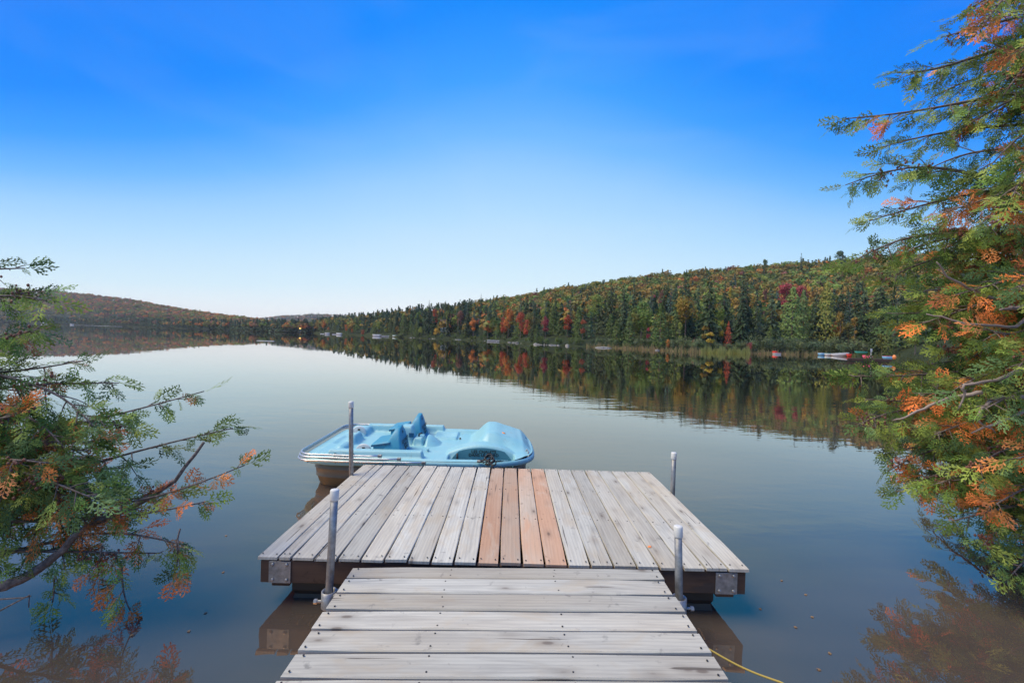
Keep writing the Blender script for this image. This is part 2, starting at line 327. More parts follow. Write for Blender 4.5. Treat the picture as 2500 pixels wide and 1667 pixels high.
for nm_, Ld in LAND.items():
    p0, p1 = Ld['rng']; nx = int((p1 - p0) / 12); P = np.linspace(p0, p1, nx); T = np.concatenate([[-.02, 0, .005, .02], np.linspace(.05, 2.1, 44)])
    PX, TT = np.meshgrid(P, T, indexing='ij'); Zs = Ld['shore'](PX); Zr = Ld['ridge'](PX)
    wob = 1 + .018 * np.sin(PX * .11) * np.exp(-TT * 8) + .012 * np.sin(PX * .27 + 1) * np.exp(-TT * 8)
    Z = (Zs + (Zr - Zs) * TT) * wob; Hh = land_h(Ld, PX, Z); Hh[:, 0] = -1.0; Hh[:, 1] = -.1
    V = np.stack([px2a(PX) * Z, Z, Hh], -1).reshape(-1, 3); m_ = len(T)
    idx = np.arange(nx * m_).reshape(nx, m_); Fq = np.stack([idx[:-1, :-1], idx[1:, :-1], idx[1:, 1:], idx[:-1, 1:]], -1).reshape(-1, 4)
    obj(nm_, npmesh(nm_, V, Fq, [M['ground']], smooth=True), kind='structure')

# near bank the photographer stands on
def bank():
    xs = np.linspace(-30, 30, 181); ys = np.linspace(-14, 8, 110); X, Y = np.meshgrid(xs, ys, indexing='ij')
    edge = -1.3 + np.where(np.abs(X) > 2.2, np.minimum(np.minimum((np.abs(X) - 2.2) * 2.0, 1.3 + np.abs(X) * .72), 7.5), 0) + .15 * np.sin(X * 2.1) + .1 * np.sin(X * 5.3)
    d = edge - Y; Hh = np.where(d > 0, .25 * np.minimum(d, 1) + .06 * np.maximum(d - 1, 0), d * .6) + .03 * np.sin(X * 4) * np.cos(Y * 3.3); Hh = np.maximum(Hh, -.8)
    n = len(ys); idx = np.arange(X.size).reshape(len(xs), n)
    obj('near_bank', npmesh('near_bank', np.stack([X, Y, Hh], -1).reshape(-1, 3), np.stack([idx[:-1, :-1], idx[1:, :-1], idx[1:, 1:], idx[:-1, 1:]], -1).reshape(-1, 4), [M['soil']], smooth=True), kind='structure')
bank()

# ------------------------------------------------------------------ foliage quads
def quads(C, size, rg, elong=1.0, dirs=None, flat=0., nrm=None):
    """random little leaf clumps centred on C (n,3)"""
    n = len(C)
    if nrm is not None:
        Nn = nrm / (np.linalg.norm(nrm, axis=1)[:, None] + 1e-9) + rg.normal(size=(n, 3)) * .38; Nn /= np.linalg.norm(Nn, axis=1)[:, None]
        A = rg.normal(size=(n, 3)) if dirs is None else dirs + rg.normal(size=(n, 3)) * .3; A -= Nn * (A * Nn).sum(1)[:, None]; A /= np.linalg.norm(A, axis=1)[:, None]; B = np.cross(Nn, A)
        s = (np.full(n, size) if np.isscalar(size) else size)[:, None] * rg.uniform(.7, 1.3, (n, 1)); A = A * s * elong; B = B * s * .7
        return np.stack([C - A, C - B - A * .1, C + A, C + B + A * .1], 1).reshape(-1, 3), np.arange(n * 4).reshape(-1, 4)
    A = rg.normal(size=(n, 3)) if dirs is None else dirs + rg.normal(size=(n, 3)) * .35
    A /= np.linalg.norm(A, axis=1)[:, None]; B = rg.normal(size=(n, 3)); B[:, 2] *= (1 - flat); B -= A * (A * B).sum(1)[:, None]; B /= np.linalg.norm(B, axis=1)[:, None]
    s = (np.full(n, size) if np.isscalar(size) else size)[:, None] * rg.uniform(.7, 1.3, (n, 1))
    A *= s * elong; B *= s * .62
    V = np.stack([C - A, C + B - A * .15, C + A, C - B + A * .1], 1).reshape(-1, 3)
    return V, np.arange(n * 4).reshape(-1, 4)
def proto_spruce(seed, R=.17, n=36, per=11, q=.026, droop=.35, bare=.05):
    rg = np.random.default_rng(seed); C = []; D = []; Sz = []
    for i in range(n):
        z = bare + (1 - bare) * (i + .5) / n; r = R * (1 - z) ** .85 * rg.uniform(.72, 1.15) + .006
        for k in range(max(4, int(per * (.35 + (1 - z))))):
            a = rg.uniform(0, 2 * math.pi); rr = r * rg.uniform(.75, 1.1)
            m = 1 + int(rr / .035)
            for j in range(m):
                f = (j + .8) / m; C.append((math.cos(a) * rr * f, math.sin(a) * rr * f, z - droop * rr * f * f + rg.normal() * .004)); D.append((math.cos(a), math.sin(a), -.35)); Sz.append(q * rg.uniform(.7, 1.1) * (1 - .45 * z))
    C = np.array(C); D = np.array(D); V, Fq = quads(C, np.array(Sz), rg, 1.25, D, .5, D * .8 + np.array([0, 0, 1.]))
    c = rg.uniform(.75, 1.2, len(C)); col_ = np.repeat(c[:, None] * np.array([1, 1, 1]) * (1 + rg.normal(size=(len(C), 3)) * .06), 4, 0)
    return V, Fq, col_
def proto_broad(seed, W=.30, lobes=11, per=85, q=.022, z0=.25, col_shape=0.):
    rg = np.random.default_rng(seed); C = []; cl = []; NN = []
    for i in range(lobes):
        zc = z0 + (1 - z0) * rg.uniform(.12, .86); prof = math.sin(math.pi * min(1, max(.05, (zc - z0) / (1 - z0))) ** .8) ; a = rg.uniform(0, 2 * math.pi); rr = W * .62 * prof * rg.uniform(.3, 1)
        c = np.array([math.cos(a) * rr, math.sin(a) * rr, zc]); rad = W * rg.uniform(.30, .55) * (1 - col_shape * .3)
        d = rg.normal(size=(per, 3)); d /= np.linalg.norm(d, axis=1)[:, None]; d *= rad * rg.uniform(.55, 1.08, (per, 1)); d[:, 2] *= .82
        p = c + d; C.append(p); NN.append(d + np.array([0, 0, .1 * rad])); cl.append(np.full(per, rg.uniform(.85, 1.15)))
    C = np.concatenate(C); C[:, 2] = np.clip(C[:, 2], z0 * .6, .985); cl = np.concatenate(cl); V, Fq = quads(C, q, rg, nrm=np.concatenate(NN))
    c = cl * rg.uniform(.78, 1.2, len(C)); hue = rg.normal(size=(len(C), 1)) * .12
    col_ = np.repeat(c[:, None] * np.concatenate([1 + hue, 1 - hue * .3, np.ones_like(hue)], 1), 4, 0)
    return V, Fq, col_
def proto_column(seed, R=.13, n=900, q=.020):      # cedar / larch like: soft pointed cone right to the ground
    rg = np.random.default_rng(seed); z = rg.uniform(.02, .99, n) ** 1.15; r = R * (np.minimum(1, (1 - z) * 1.5)) ** .8 * (1 + .22 * np.sin(z * 40 + seed)) * rg.uniform(.6, 1.08, n); a = rg.uniform(0, 2 * np.pi, n)
    r *= 1 + .22 * np.sin(3 * a + z * 9 + seed)
    C = np.stack([np.cos(a) * r, np.sin(a) * r, z], 1); D = np.stack([np.cos(a), np.sin(a), np.full(n, .5)], 1)
    V, Fq = quads(C, q, rg, 1.3, D, nrm=np.stack([np.cos(a), np.sin(a), np.full(n, .45)], 1) + np.stack([np.cos(3 * a + z * 30), np.sin(2 * a), np.sin(z * 60)], 1) * .35); c = rg.uniform(.78, 1.2, n); hue = rg.normal(size=(n, 1)) * .12
    return V, Fq, np.repeat(c[:, None] * np.concatenate([1 + hue, 1 + hue * .2, np.ones_like(hue)], 1), 4, 0)
def proto_shrub(seed, n=520, q=.045):
    rg = np.random.default_rng(seed); C = []; NN = []
    for i in range(7):
        a = rg.uniform(0, 6.28); c = np.array([math.cos(a) * rg.uniform(0, .42), math.sin(a) * rg.uniform(0, .42), rg.uniform(.25, .62)]); d = rg.normal(size=(n // 7, 3)); d /= np.linalg.norm(d, axis=1)[:, None]
        C.append(c + d * rg.uniform(.2, .38) * rg.uniform(.6, 1.05, (n // 7, 1))); NN.append(d)
    C = np.concatenate(C); C[:, 2] = np.clip(C[:, 2], 0, 1.05); V, Fq = quads(C, q, rg, 1.2, nrm=np.concatenate(NN))
    return V, Fq, np.repeat(rg.uniform(.78, 1.2, (len(C), 1)) * (1 + rg.normal(size=(len(C), 3)) * .06), 4, 0)
PR = {'spruce': [proto_spruce(i, R) for i, R in ((1, .17), (2, .20), (3, .145), (4, .185))],
      'fir': [proto_spruce(i, .12, 34, 9, .022, .2) for i in (11, 12)],
      'broad': [proto_broad(i, w_) for i, w_ in ((21, .30), (22, .34), (23, .26), (24, .31), (25, .28))],
      'birch': [proto_broad(i, .17, 9, 70, .02, .2, .4) for i in (31, 32)],
      'cedar': [proto_column(i, R) for i, R in ((41, .15), (42, .19), (43, .17))],
      'larch': [proto_column(i, R, 1500, .019) for i, R in ((51, .25), (52, .22))],
      'pine': [proto_broad(i, .20, 10, 70, .02, .35) for i in (61, 62)],
      'shrub': [proto_shrub(i) for i in (71, 72, 73, 74)]}
PM = {k: [npmesh(k + '_crown', *p[:2], [M['leaf_obj']], colr=p[2]) for p in v] for k, v in PR.items()}
trunk_me = MB().tube([(0, 0, -.06), (0, 0, .3), (.004, 0, .6), (0, .003, .9)], [.016, .012, .008, .003], 6).mesh('trunk', M['bark'])
stem_me = MB().tube([(0, 0, -.1), (.02, 0, .3), (.05, .02, .6)], [.03, .02, .01], 5).mesh('stem', M['bark'])

def vcol(c, j=.16):
    v = random.uniform(1 - j, 1 + j); return (c[0] * v * random.uniform(.9, 1.1), c[1] * v, c[2] * v * random.uniform(.85, 1.15), 1)
KN = {'spruce': 'spruce_tree', 'fir': 'fir_tree', 'broad': 'maple_tree', 'birch': 'birch_tree', 'cedar': 'cedar_tree', 'larch': 'larch_tree', 'pine': 'pine_tree', 'shrub': 'shrub'}
n_ind = 0
def tree(kind, px, Z, h, c, label, group=None, wid=1.0, Ld=LAND['right_hill'], x=None, jit=.14):
    global n_ind; n_ind += 1
    X = px2a(px) * Z; g = float(land_h(Ld, np.array(float(px)), np.array(float(Z)))); g = max(g, .15) - .12
    o = bpy.data.objects.new(KN[kind], None); link(o); o.location = (X, Z, g); o.rotation_euler = (0, 0, random.uniform(0, 6.28)); o.scale = (h * wid, h * wid, h)
    o['label'] = label; o['category'] = 'shrub' if kind == 'shrub' else 'tree'
    if group: o['group'] = group
    cr = obj('crown' if kind != 'shrub' else 'foliage', random.choice(PM[kind]), o); cr.color = vcol(c, jit)
    obj('stem' if kind == 'shrub' else 'trunk', stem_me if kind == 'shrub' else trunk_me, o)
    return o
GD = dict(spruce=(.040, .062, .028), spruce2=(.052, .085, .045), fir=(.05, .085, .06), green=(.095, .14, .035), olive=(.13, .125, .035), gold=(.20, .135, .032), orange=(.34, .125, .035), red=(.27, .065, .036), crimson=(.22, .042, .052), ygreen=(.15, .185, .04), yellow=(.34, .24, .04), cedar=(.075, .105, .032), larch=(.12, .165, .055), willow=(.085, .115, .060), brown=(.14, .085, .045), dull=(.16, .07, .05))
RH = LAND['right_hill']
KEEP = []
def special(kind, px, py_top, off, c, wpx, label, group=None):
    Z = float(RH['shore'](px)) + off; KEEP.append((px, wpx, Z)); zt = ztop(px, py_top, Z); g = max(.15, float(land_h(RH, np.array(float(px)), np.array(Z)))) - .12
    h = zt - g; W0 = {'spruce': .34, 'fir': .24, 'broad': .60, 'birch': .36, 'cedar': .32, 'larch': .5, 'pine': .42, 'shrub': 1.2}[kind]
    wid = (wpx * Z / F_PX) / (W0 * h); return tree(kind, px, Z, h, GD[c] if isinstance(c, str) else c, label, group, wid, jit=.04)
SP = [
 ('spruce', 1808, 676, 12, 'spruce', 46, 'tallest dark spruce by the right shore, layered branches down to the bushes'),
 ('larch', 1932, 700, 14, 'larch', 66, 'broad soft green larch behind the shore bushes, left of its yellow-tipped neighbour'),
 ('larch', 1958, 706, 18, 'larch', 44, 'slimmer green larch top touching the right side of the broad green larch'),
 ('larch', 2014, 688, 13, (.17, .18, .05), 52, 'yellow-tipped larch standing right of the broad green larch'),
 ('birch', 2050, 752, 7, 'gold', 26, 'golden birch at the right foot of the yellow-tipped larch'),
 ('birch', 2086, 766, 5, 'gold', 28, 'small pale orange birch alone among bushes above the canoes'),
 ('broad', 1915, 686, 60, 'crimson', 58, 'large crimson maple rising above the broad green larch'),
 ('broad', 1950, 692, 52, 'crimson', 44, 'crimson maple squeezed between the two tall larches'),
 ('birch', 1967, 684, 75, 'yellow', 18, 'small yellow tree top just right of the crimson maple'),
 ('birch', 1864, 697, 50, 'dull', 18, 'faded pink maple between dark spruces left of the crimson maple'),
 ('broad', 1593, 711, 70, 'crimson', 22, 'small crimson maple half way up the wooded slope'),
 ('broad', 1612, 700, 80, 'dull', 24, 'dull red maple just above the small crimson one on the slope'),
 ('broad', 1453, 716, 60, 'ygreen', 50, 'round yellow-green tree glowing among dark spruces'),
 ('broad', 1331, 764, 16, 'crimson', 28, 'pinkish red maple standing over the grey shore rocks'),
 ('broad', 1384, 761, 22, 'red', 34, 'leaning red maple right of the pinkish red one'),
 ('birch', 1422, 770, 8, (.24, .07, .035), 20, 'slender red maple next to the round yellow-green tree'),
 ('birch', 1583, 792, 8, 'crimson', 14, 'thin dark red young maple in the middle of the shore thicket'),
 ('shrub', 1693, 822, 4, 'crimson', 12, 'small magenta bush at the reed bed left of the orange maple'),
 ('cedar', 1777, 784, 6, 'red', 18, 'slender bright red maple at the foot of the tallest spruce'),
 ('birch', 1734, 804, 3, 'yellow', 28, 'small orange-yellow maple by the reeds'),
 ('birch', 1760, 771, 9, 'yellow', 17, 'narrow yellow tree left of the slender bright red maple'),
 ('shrub', 1629, 826, 3, 'orange', 18, 'tiny orange bush at the edge of the reeds'),
 ('shrub', 1827, 833, 2, 'crimson', 20, 'dark magenta bush low on the shore under the tallest spruce'),
 ('birch', 1657, 782, 6, 'ygreen', 24, 'pale green birch with light stem near the reeds'),
 ('birch', 1720, 787, 9, 'gold', 24, 'tan birch behind the orange-yellow maple'),
 ('birch', 1780, 692, 45, 'yellow', 16, 'yellow-green tree top left of the tallest spruce tip'),
 ('broad', 1240, 750, 14, 'orange', 36, 'brightest orange-red maple near the water behind the long white dock'),
 ('broad', 1228, 770, 10, 'red', 24, 'red maple touching the left side of the brightest orange maple'),
 ('broad', 1155, 769, 12, 'orange', 32, 'orange maple furthest left of the shore maples'),
 ('broad', 1190, 779, 8, 'orange', 28, 'low rounded orange maple between two taller orange maples'),
 ('broad', 1270, 759, 14, 'red', 34, 'dull red maple right of the brightest orange maple'),
 ('broad', 1284, 776, 8, 'red', 24, 'small red maple low on the shore behind the grey rocks'),
 ('broad', 1061, 750, 30, 'red', 26, 'red maple top just right of the tall pointed spruce on the headland'),
 ('broad', 1122, 756, 25, 'dull', 24, 'faded red maple on the headland slope'),
 ('shrub', 885, 802, 3, 'red', 9, 'little red bush at the water of the far headland'),
 ('broad', 1066, 799, 2, 'yellow', 18, 'yellow bush overhanging the water of the headland'),
 ('broad', 1090, 754, 28, 'ygreen', 18, 'yellow-green tree right of the red maple top on the headland'),
 ('spruce', 1045, 733, 18, 'spruce', 26, 'tall pointed spruce breaking the skyline of the headland'),
 ('spruce', 1171, 717, 60, 'spruce', 16, 'thin spruce spike on the skyline above the orange maples'),
 ('pine', 2042, 604, 170, 'spruce2', 30, 'open crowned pine standing above the ridge beside the cedar boughs'),
 ('spruce', 2164, 606, 150, 'spruce', 12, 'lone narrow spruce tip above the ridge near the cedar'),
 ('spruce', 1948, 618, 190, 'spruce', 22, 'dark spruce top poking above the golden ridge'),
 ('pine', 1860, 627, 200, 'spruce2', 18, 'small pine top on the ridge line left of the spruce top'),
 ('cedar', 985, 768, 6, 'cedar', 22, 'olive cedar leaning over the headland water'),
 ('spruce', 1700, 690, 40, 'spruce2', 30, 'blue-green spruce in mid slope left of the tallest spruce'),
]
for k_, px, pt, off, c, wpx, lab in SP: special(k_, px, pt, off, c, wpx, lab)

ZONES = [(745, 1010, 'far headland'), (1010, 1300, 'shore by the orange maples'), (1300, 1620, 'slope above grey rocks'), (1620, 1900, 'slope above the reeds'), (1900, 2250, 'slope above the canoes')]
KD = [('spruce', 'spruce', 'dark green spruce', (11, 19), 1.05), ('spruce', 'spruce2', 'blue-green spruce', (11, 18), 1.05), ('fir', 'fir', 'narrow grey-green fir', (10, 16), 1.25), ('cedar', 'cedar', 'olive green cedar', (7, 11), 1.3), ('broad', 'green', 'rounded green tree', (9, 13), .95), ('broad', 'olive', 'olive-brown leafy tree', (6, 10), .9), ('birch', 'gold', 'golden leafed birch', (5, 9), 1.0)]
SD = 'dark green'
def ztab(zi): return {0: [.20, .10, .2, .22, .2, .06, .02], 1: [.28, .15, .14, .16, .15, .08, .04], 2: [.24, .12, .12, .18, .16, .10, .08], 3: [.24, .16, .10, .18, .16, .08, .08], 4: [.26, .22, .08, .14, .16, .06, .08]}[zi]
cnt = [44, 40, 46, 40, 34]
for zi, (a, b, zn) in enumerate(ZONES):
    done = 0; tries = 0; pts = []
    while done < cnt[zi] and tries < 4000:
        tries += 1; px = random.uniform(a, b); Zs = float(RH['shore'](px)); depth = (26 if zi == 0 else 44); off = 2.5 + depth * random.random() ** 1.5; Z = Zs + off; X = px2a(px) * Z
        if any((X - q[0]) ** 2 + (Z - q[1]) ** 2 < 2.6 ** 2 for q in pts): continue
        if any(Z < q[2] + 1.5 and q[2] - float(RH['shore'](q[0])) < 65 and abs(px - q[0]) < q[1] * .45 + 7 for q in KEEP): continue
        pts.append((X, Z)); k_, ck, dn, hr, wd = KD[np.random.default_rng(tries * 7 + zi).choice(7, p=ztab(zi))]
        near = off < 7; hh = random.uniform(*hr) * (.55 if near else 1) * (.9 if zi == 0 else 1)
        if near and k_ in ('spruce', 'fir') and random.random() < .6: k_, ck, dn = 'cedar', 'cedar', 'olive green cedar'
        fr3 = (px - a) / (b - a); third = 'left part' if fr3 < .333 else 'middle' if fr3 < .667 else 'right part'; row = 'at the water' if off < 9 else 'in second row' if off < 20 else 'well behind'
        tall = ('tall ' if hh > sum(hr) / 2 else 'small ')
        if k_ == 'broad' and random.random() < .45: ck = random.choice(('ygreen', 'gold', 'orange', 'gold')); dn = {'ygreen': 'yellow-green leafy tree', 'gold': 'amber leafy tree', 'orange': 'orange leafy tree'}[ck]
        tree(k_, px, Z, hh, GD[ck], f'{tall}{dn} {row}, {third} of the {zn}', f'{dn}s on the {zn}', wd)
        done += 1
# bushes along the water
SH = [(1440, 1640, 16, 2.2, 'reed edge left'), (1640, 1830, 16, 2.4, 'reeds'), (1830, 2140, 24, 3.6, 'canoes'), (1010, 1430, 26, 2.2, 'rocks')]
for a, b, n, hh, nm2 in SH:
    for i in range(n):
        px = a + (b - a) * (i + random.random()) / n; Z = float(RH['shore'](px)) + random.uniform(1.5, 5.5)
        lab = {'reed edge left': 'grey-green bush behind the left half of the reeds', 'reeds': 'grey-green bush behind the yellow-green reed patch', 'canoes': 'large rounded willow bush on the bank near the canoes', 'rocks': 'low olive bush over the shore rocks'}[nm2]
        if nm2 == 'canoes': lab = ('willow bush on the bank left of the red and white pedal boat' if px < 1885 else 'willow bush between the red and white pedal boat and the pale blue one' if px < 1990 else 'willow bush behind the long white canoe' if px < 2085 else 'willow bush above the teal canoe and the brown dock')
        else:
            f4 = int(4 * (px - a) / (b - a)); lab = ('leftmost part: ', 'left of middle: ', 'right of middle: ', 'rightmost part: ')[min(3, f4)] + lab
        tree('shrub', px, Z, hh * random.uniform(.7, 1.25), GD['willow'] if nm2 != 'rocks' else GD['cedar'], lab, 'bushes along the right shore near the ' + nm2, random.uniform(.6, 1.0), jit=.25)

# ------------------------------------------------------------------ the masses of forest (uncountable)
def lowtree(kind, rg, nq):
    if kind == 'c':
        z = rg.uniform(.08, 1, nq); r = .17 * (1 - z) ** .8 * rg.uniform(.55, 1.1, nq) + .004; a = rg.uniform(0, 6.283, nq); C = np.stack([np.cos(a) * r, np.sin(a) * r, z], 1)
        V, Fq = quads(C, .06 * (60 / nq) ** .4, rg, 1.2, np.stack([np.cos(a), np.sin(a), -np.full(nq, .3)], 1), .4, np.stack([np.cos(a), np.sin(a), np.full(nq, .8)], 1))
    else:
        C = []; NN = []
        for i in range(4):
            c = np.array([rg.uniform(-.17, .17), rg.uniform(-.17, .17), rg.uniform(.5, .76)]); d = rg.normal(size=(nq // 4, 3)); d[:, 2] = np.abs(d[:, 2]) * .9 - .25; d /= np.linalg.norm(d, axis=1)[:, None]; C.append(c + d * rg.uniform(.18, .26) * rg.uniform(.85, 1.03, (nq // 4, 1))); NN.append(d)
        C = np.concatenate(C); V, Fq = quads(C, .085 * (60 / nq) ** .4, rg, nrm=np.concatenate(NN))
    return V, Fq, np.repeat(rg.uniform(.8, 1.18, (len(C), 1)) * (1 + rg.normal(size=(len(C), 3)) * .05), 4, 0)
def forest(name, Ld, pr, n, tmin, tmax, nq, pal, hr, seed, conif, wide=1.0, zcut=None, band=0.):
    rg = np.random.default_rng(seed); LT = {k: [lowtree(k, rg, nq) for _ in range(6)] for k in 'cb'}
    VV = []; CC = []; FF = []; b = 0; i = 0
    while i < n:
        px = rg.uniform(*pr); Zs = float(Ld['shore'](px)); Zr = float(Ld['ridge'](px)); tt = math.sqrt(rg.uniform(tmin ** 2, tmax ** 2)) if rg.random() > band else rg.uniform(.006, .07); Z = Zs + (Zr - Zs) * tt
        if tt > .07 and rg.random() > Z / Zr * 1.05: continue
        if zcut and Z < Zs + zcut: continue
        i += 1; g = float(land_h(Ld, np.array(px), np.array(Z))); patchv = math.sin(px * .021 + Z * .03) + math.sin(px * .047 - Z * .017 + 2)
        pc = conif(tt, patchv, px); kind = 'c' if rg.random() < pc else 'b'
        V, Fq, c = LT[kind][rg.integers(6)]; h = rg.uniform(*hr) * (1.0 if kind == 'b' else 1.12); wd = h * (1.05 if kind == 'b' else .95) * wide * rg.uniform(.85, 1.2)
        a = rg.uniform(0, 6.28); ca, sa = math.cos(a), math.sin(a)
        W = np.stack([(V[:, 0] * ca - V[:, 1] * sa) * wd + px2a(px) * Z, (V[:, 0] * sa + V[:, 1] * ca) * wd + Z, V[:, 2] * h + g - .4], 1)
        cols = pal[kind]; wts = np.array([w_ for _, w_ in cols], float); wts[-1] *= 1 + max(0, patchv); k2 = rg.choice(len(cols), p=wts / wts.sum())
        bc = np.array(cols[k2][0]) * rg.uniform(.8, 1.2) * (1 + rg.normal(size=3) * .05)
        VV.append(W); CC.append(c * bc); FF.append(Fq + b); b += len(V)
    me = npmesh(name, np.concatenate(VV), np.concatenate(FF), [M['leaf']], colr=np.clip(np.concatenate(CC), 0, 1))
    obj(name, me, kind='stuff', label={'hillside_forest': 'autumn woods covering the slope and ridge on the right', 'left_forest': 'hazy autumn woods covering the low hill across the lake on the left', 'distant_forest': 'bluish far woods on the hill at the end of the lake'}[name], category='forest')
pal_r = {'c': [(GD['spruce'], 5), (GD['spruce2'], 3), (GD['fir'], 2)], 'b': [(GD['green'], 4), (GD['olive'], 4), (GD['ygreen'], 1.0), (GD['dull'], .5), (GD['orange'], .6), (GD['gold'], 4.5)]}
forest('hillside_forest', RH, (738, 2330), 4100, .06, 1.10, 76, pal_r, (6.5, 10.5), 5, lambda t_, p, px: (.80 if px < 1150 else max(.08, .70 - 1.0 * t_)) + .12 * p, 1.0, 10)
pal_l = {'c': [(GD['spruce'], 3), (GD['spruce2'], 3)], 'b': [(GD['green'], 3), (GD['olive'], 4), (GD['dull'], 2.5), (GD['brown'], 2), (GD['gold'], 1.8), (GD['orange'], 2.6)]}
forest('left_forest', LAND['left_hill'], (-320, 750), 5200, .0, 1.08, 36, pal_l, (9, 13), 6, lambda t_, p, px: .75 - 1.6 * t_ + .12 * p, 1.15, band=.16)
forest('distant_forest', LAND['distant_hill'], (570, 880), 1700, .0, 1.06, 24, pal_l, (10, 14), 8, lambda t_, p, px: .45, 1.6, band=.2)

# reeds along the right shore: nobody could count them
def reeds(name, p0, p1, n, hr, cols, label, seed, dz=(-2.5, 1.5)):
    rg = np.random.default_rng(seed); px = rg.uniform(p0, p1, n); cl = .5 + .25 * np.sin(px * .25) + .25 * np.sin(px * .61 + 1); px = px[rg.random(n) < .35 + .65 * cl]; n = len(px)
    Z = RH['shore'](px) * (1 + .018 * np.sin(px * .11) + .012 * np.sin(px * .27 + 1)) + rg.uniform(*dz, n); X = px2a(px) * Z; h = rg.uniform(*hr, n) * (.62 + .16 * np.sin(px * .19) + .14 * np.sin(px * .53) + .1 * np.sin(px * 1.3)) * rg.choice([.5, .8, 1.25], n); w_ = .035
    lean = rg.normal(size=(n, 2)) * .12
    V = np.stack([np.stack([X - w_, Z, np.full(n, -.1)], 1), np.stack([X + w_, Z, np.full(n, -.1)], 1), np.stack([X + w_ * .4 + lean[:, 0] * h, Z + lean[:, 1], h], 1), np.stack([X - w_ * .4 + lean[:, 0] * h, Z + lean[:, 1], h], 1)], 1).reshape(-1, 3)
    C = np.array(cols)[rg.integers(len(cols), size=n)] * rg.uniform(.7, 1.25, (n, 1))
    obj(name, npmesh(name, V, np.arange(n * 4).reshape(-1, 4), [M['leaf']], colr=np.repeat(C, 4, 0)), kind='stuff', label=label, category='reeds')
reeds('reeds', 1432, 2020, 5200, (.6, 1.5), [(.26, .20, .09), (.20, .18, .07), (.11, .13, .05), (.27, .18, .10)], 'tan and green reeds standing in the shallow water on the right', 3)
reeds('green_reeds', 1712, 1832, 2600, (.9, 1.6), [(.19, .22, .06), (.24, .24, .075)], 'dense yellow-green reed patch in front of the other reeds', 4, (-4.0, -1.0))
reeds('bank_grass', 1640, 2090, 5000, (.5, 1.1), [(.17, .18, .05), (.20, .19, .06), (.12, .15, .045)], 'pale yellow-green grass on the low bank behind the reeds', 12, (.5, 5))
reeds('grass', 2095, 2460, 8000, (.5, 1.5), [(.09, .10, .03), (.12, .11, .035), (.06, .08, .025)], 'tall yellowish bank grass beside the brown dock', 9, (.5, 13))

# ------------------------------------------------------------------ shore rocks and craft across the water
def blob(name, sz, label, cat, loc, mt, rz=0, seed=1, group=None):
    rg = np.random.default_rng(seed); n, m_ = 12, 7; RR = []
    for j in range(m_):
        ph = math.pi * (j + .5) / m_; r = math.sin(ph); ring = []
        for k in range(n):
            a = 2 * math.pi * k / n; q = rg.uniform(.82, 1.1); ring.append((math.cos(a) * r * sz[0] * q, math.sin(a) * r * sz[1] * q, -math.cos(ph) * sz[2] * rg.uniform(.85, 1.05)))
        RR.append(ring)
    o = MB().rings(RR).build(name, mt, None, True); o.location = loc; o.rotation_euler = (0, 0, rz); o['label'] = label; o['category'] = cat
    if group: o['group'] = group
    return o
def onwater(px, py): Z = F_PX * EYE / max(2.5, py - hor(px)); return Z, px2a(px) * Z
RK = [(1308, 841.5, 1.1, .7, 'largest pale rock of the group at the waterline under the red maples'), (1315, 842, .5, .4, 'small rock touching the right side of the largest pale rock'), (1329, 842, .45, .5, 'small upright pale rock alone between two larger ones'), (1346, 843, 1.2, .45, 'long low grey rock right of the upright pale rock'), (1385, 843.5, 1.2, .8, 'humped grey rock at the left end of the reeds'), (1243, 836, .9, .5, 'small rock just right of the long white dock'), (1253, 837, .8, .4, 'middle rock of three right of the long white dock'), (1262, 836.5, 1.1, .6, 'rightmost rock of three right of the long white dock'), (1003, 826, .9, .5, 'tiny pale rock under the headland trees'), (1011, 826, .8, .4, 'tiny flat rock beside the pale one under the headland'), (1119, 830.5, .9, .5, 'grey rock at the water left of the long white dock'), (1605, 849, 1.2, .35, 'flat grey rock among the tan reeds')]
for i, (px, py, r, hh, lab) in enumerate(RK):
    Z = float(RH['shore'](px)) * .985 - .5; blob('rock', (r * .75, r * .5, hh * .6), lab, 'rock', (px2a(px) * Z, Z, .05), M['rock'], random.random() * 3, i)
for i in range(26):
    px = random.uniform(1010, 1430); Z = float(RH['shore'](px)) * .99 - .3; r = random.uniform(.3, .6)
    blob('rock', (r, r * .7, r * .45), 'small dark stone scattered along the waterline below the maples', 'rock', (px2a(px) * Z, Z, .0), M['rock'], random.random() * 3, i + 50, 'small stones along the waterline')
o = blob('rock', (2.2, 1.2, .30), 'wide flat pale rock lying in the water before the reeds', 'rock', (px2a(1473) * 103, 103, .03), M['rock'], .1, 33)

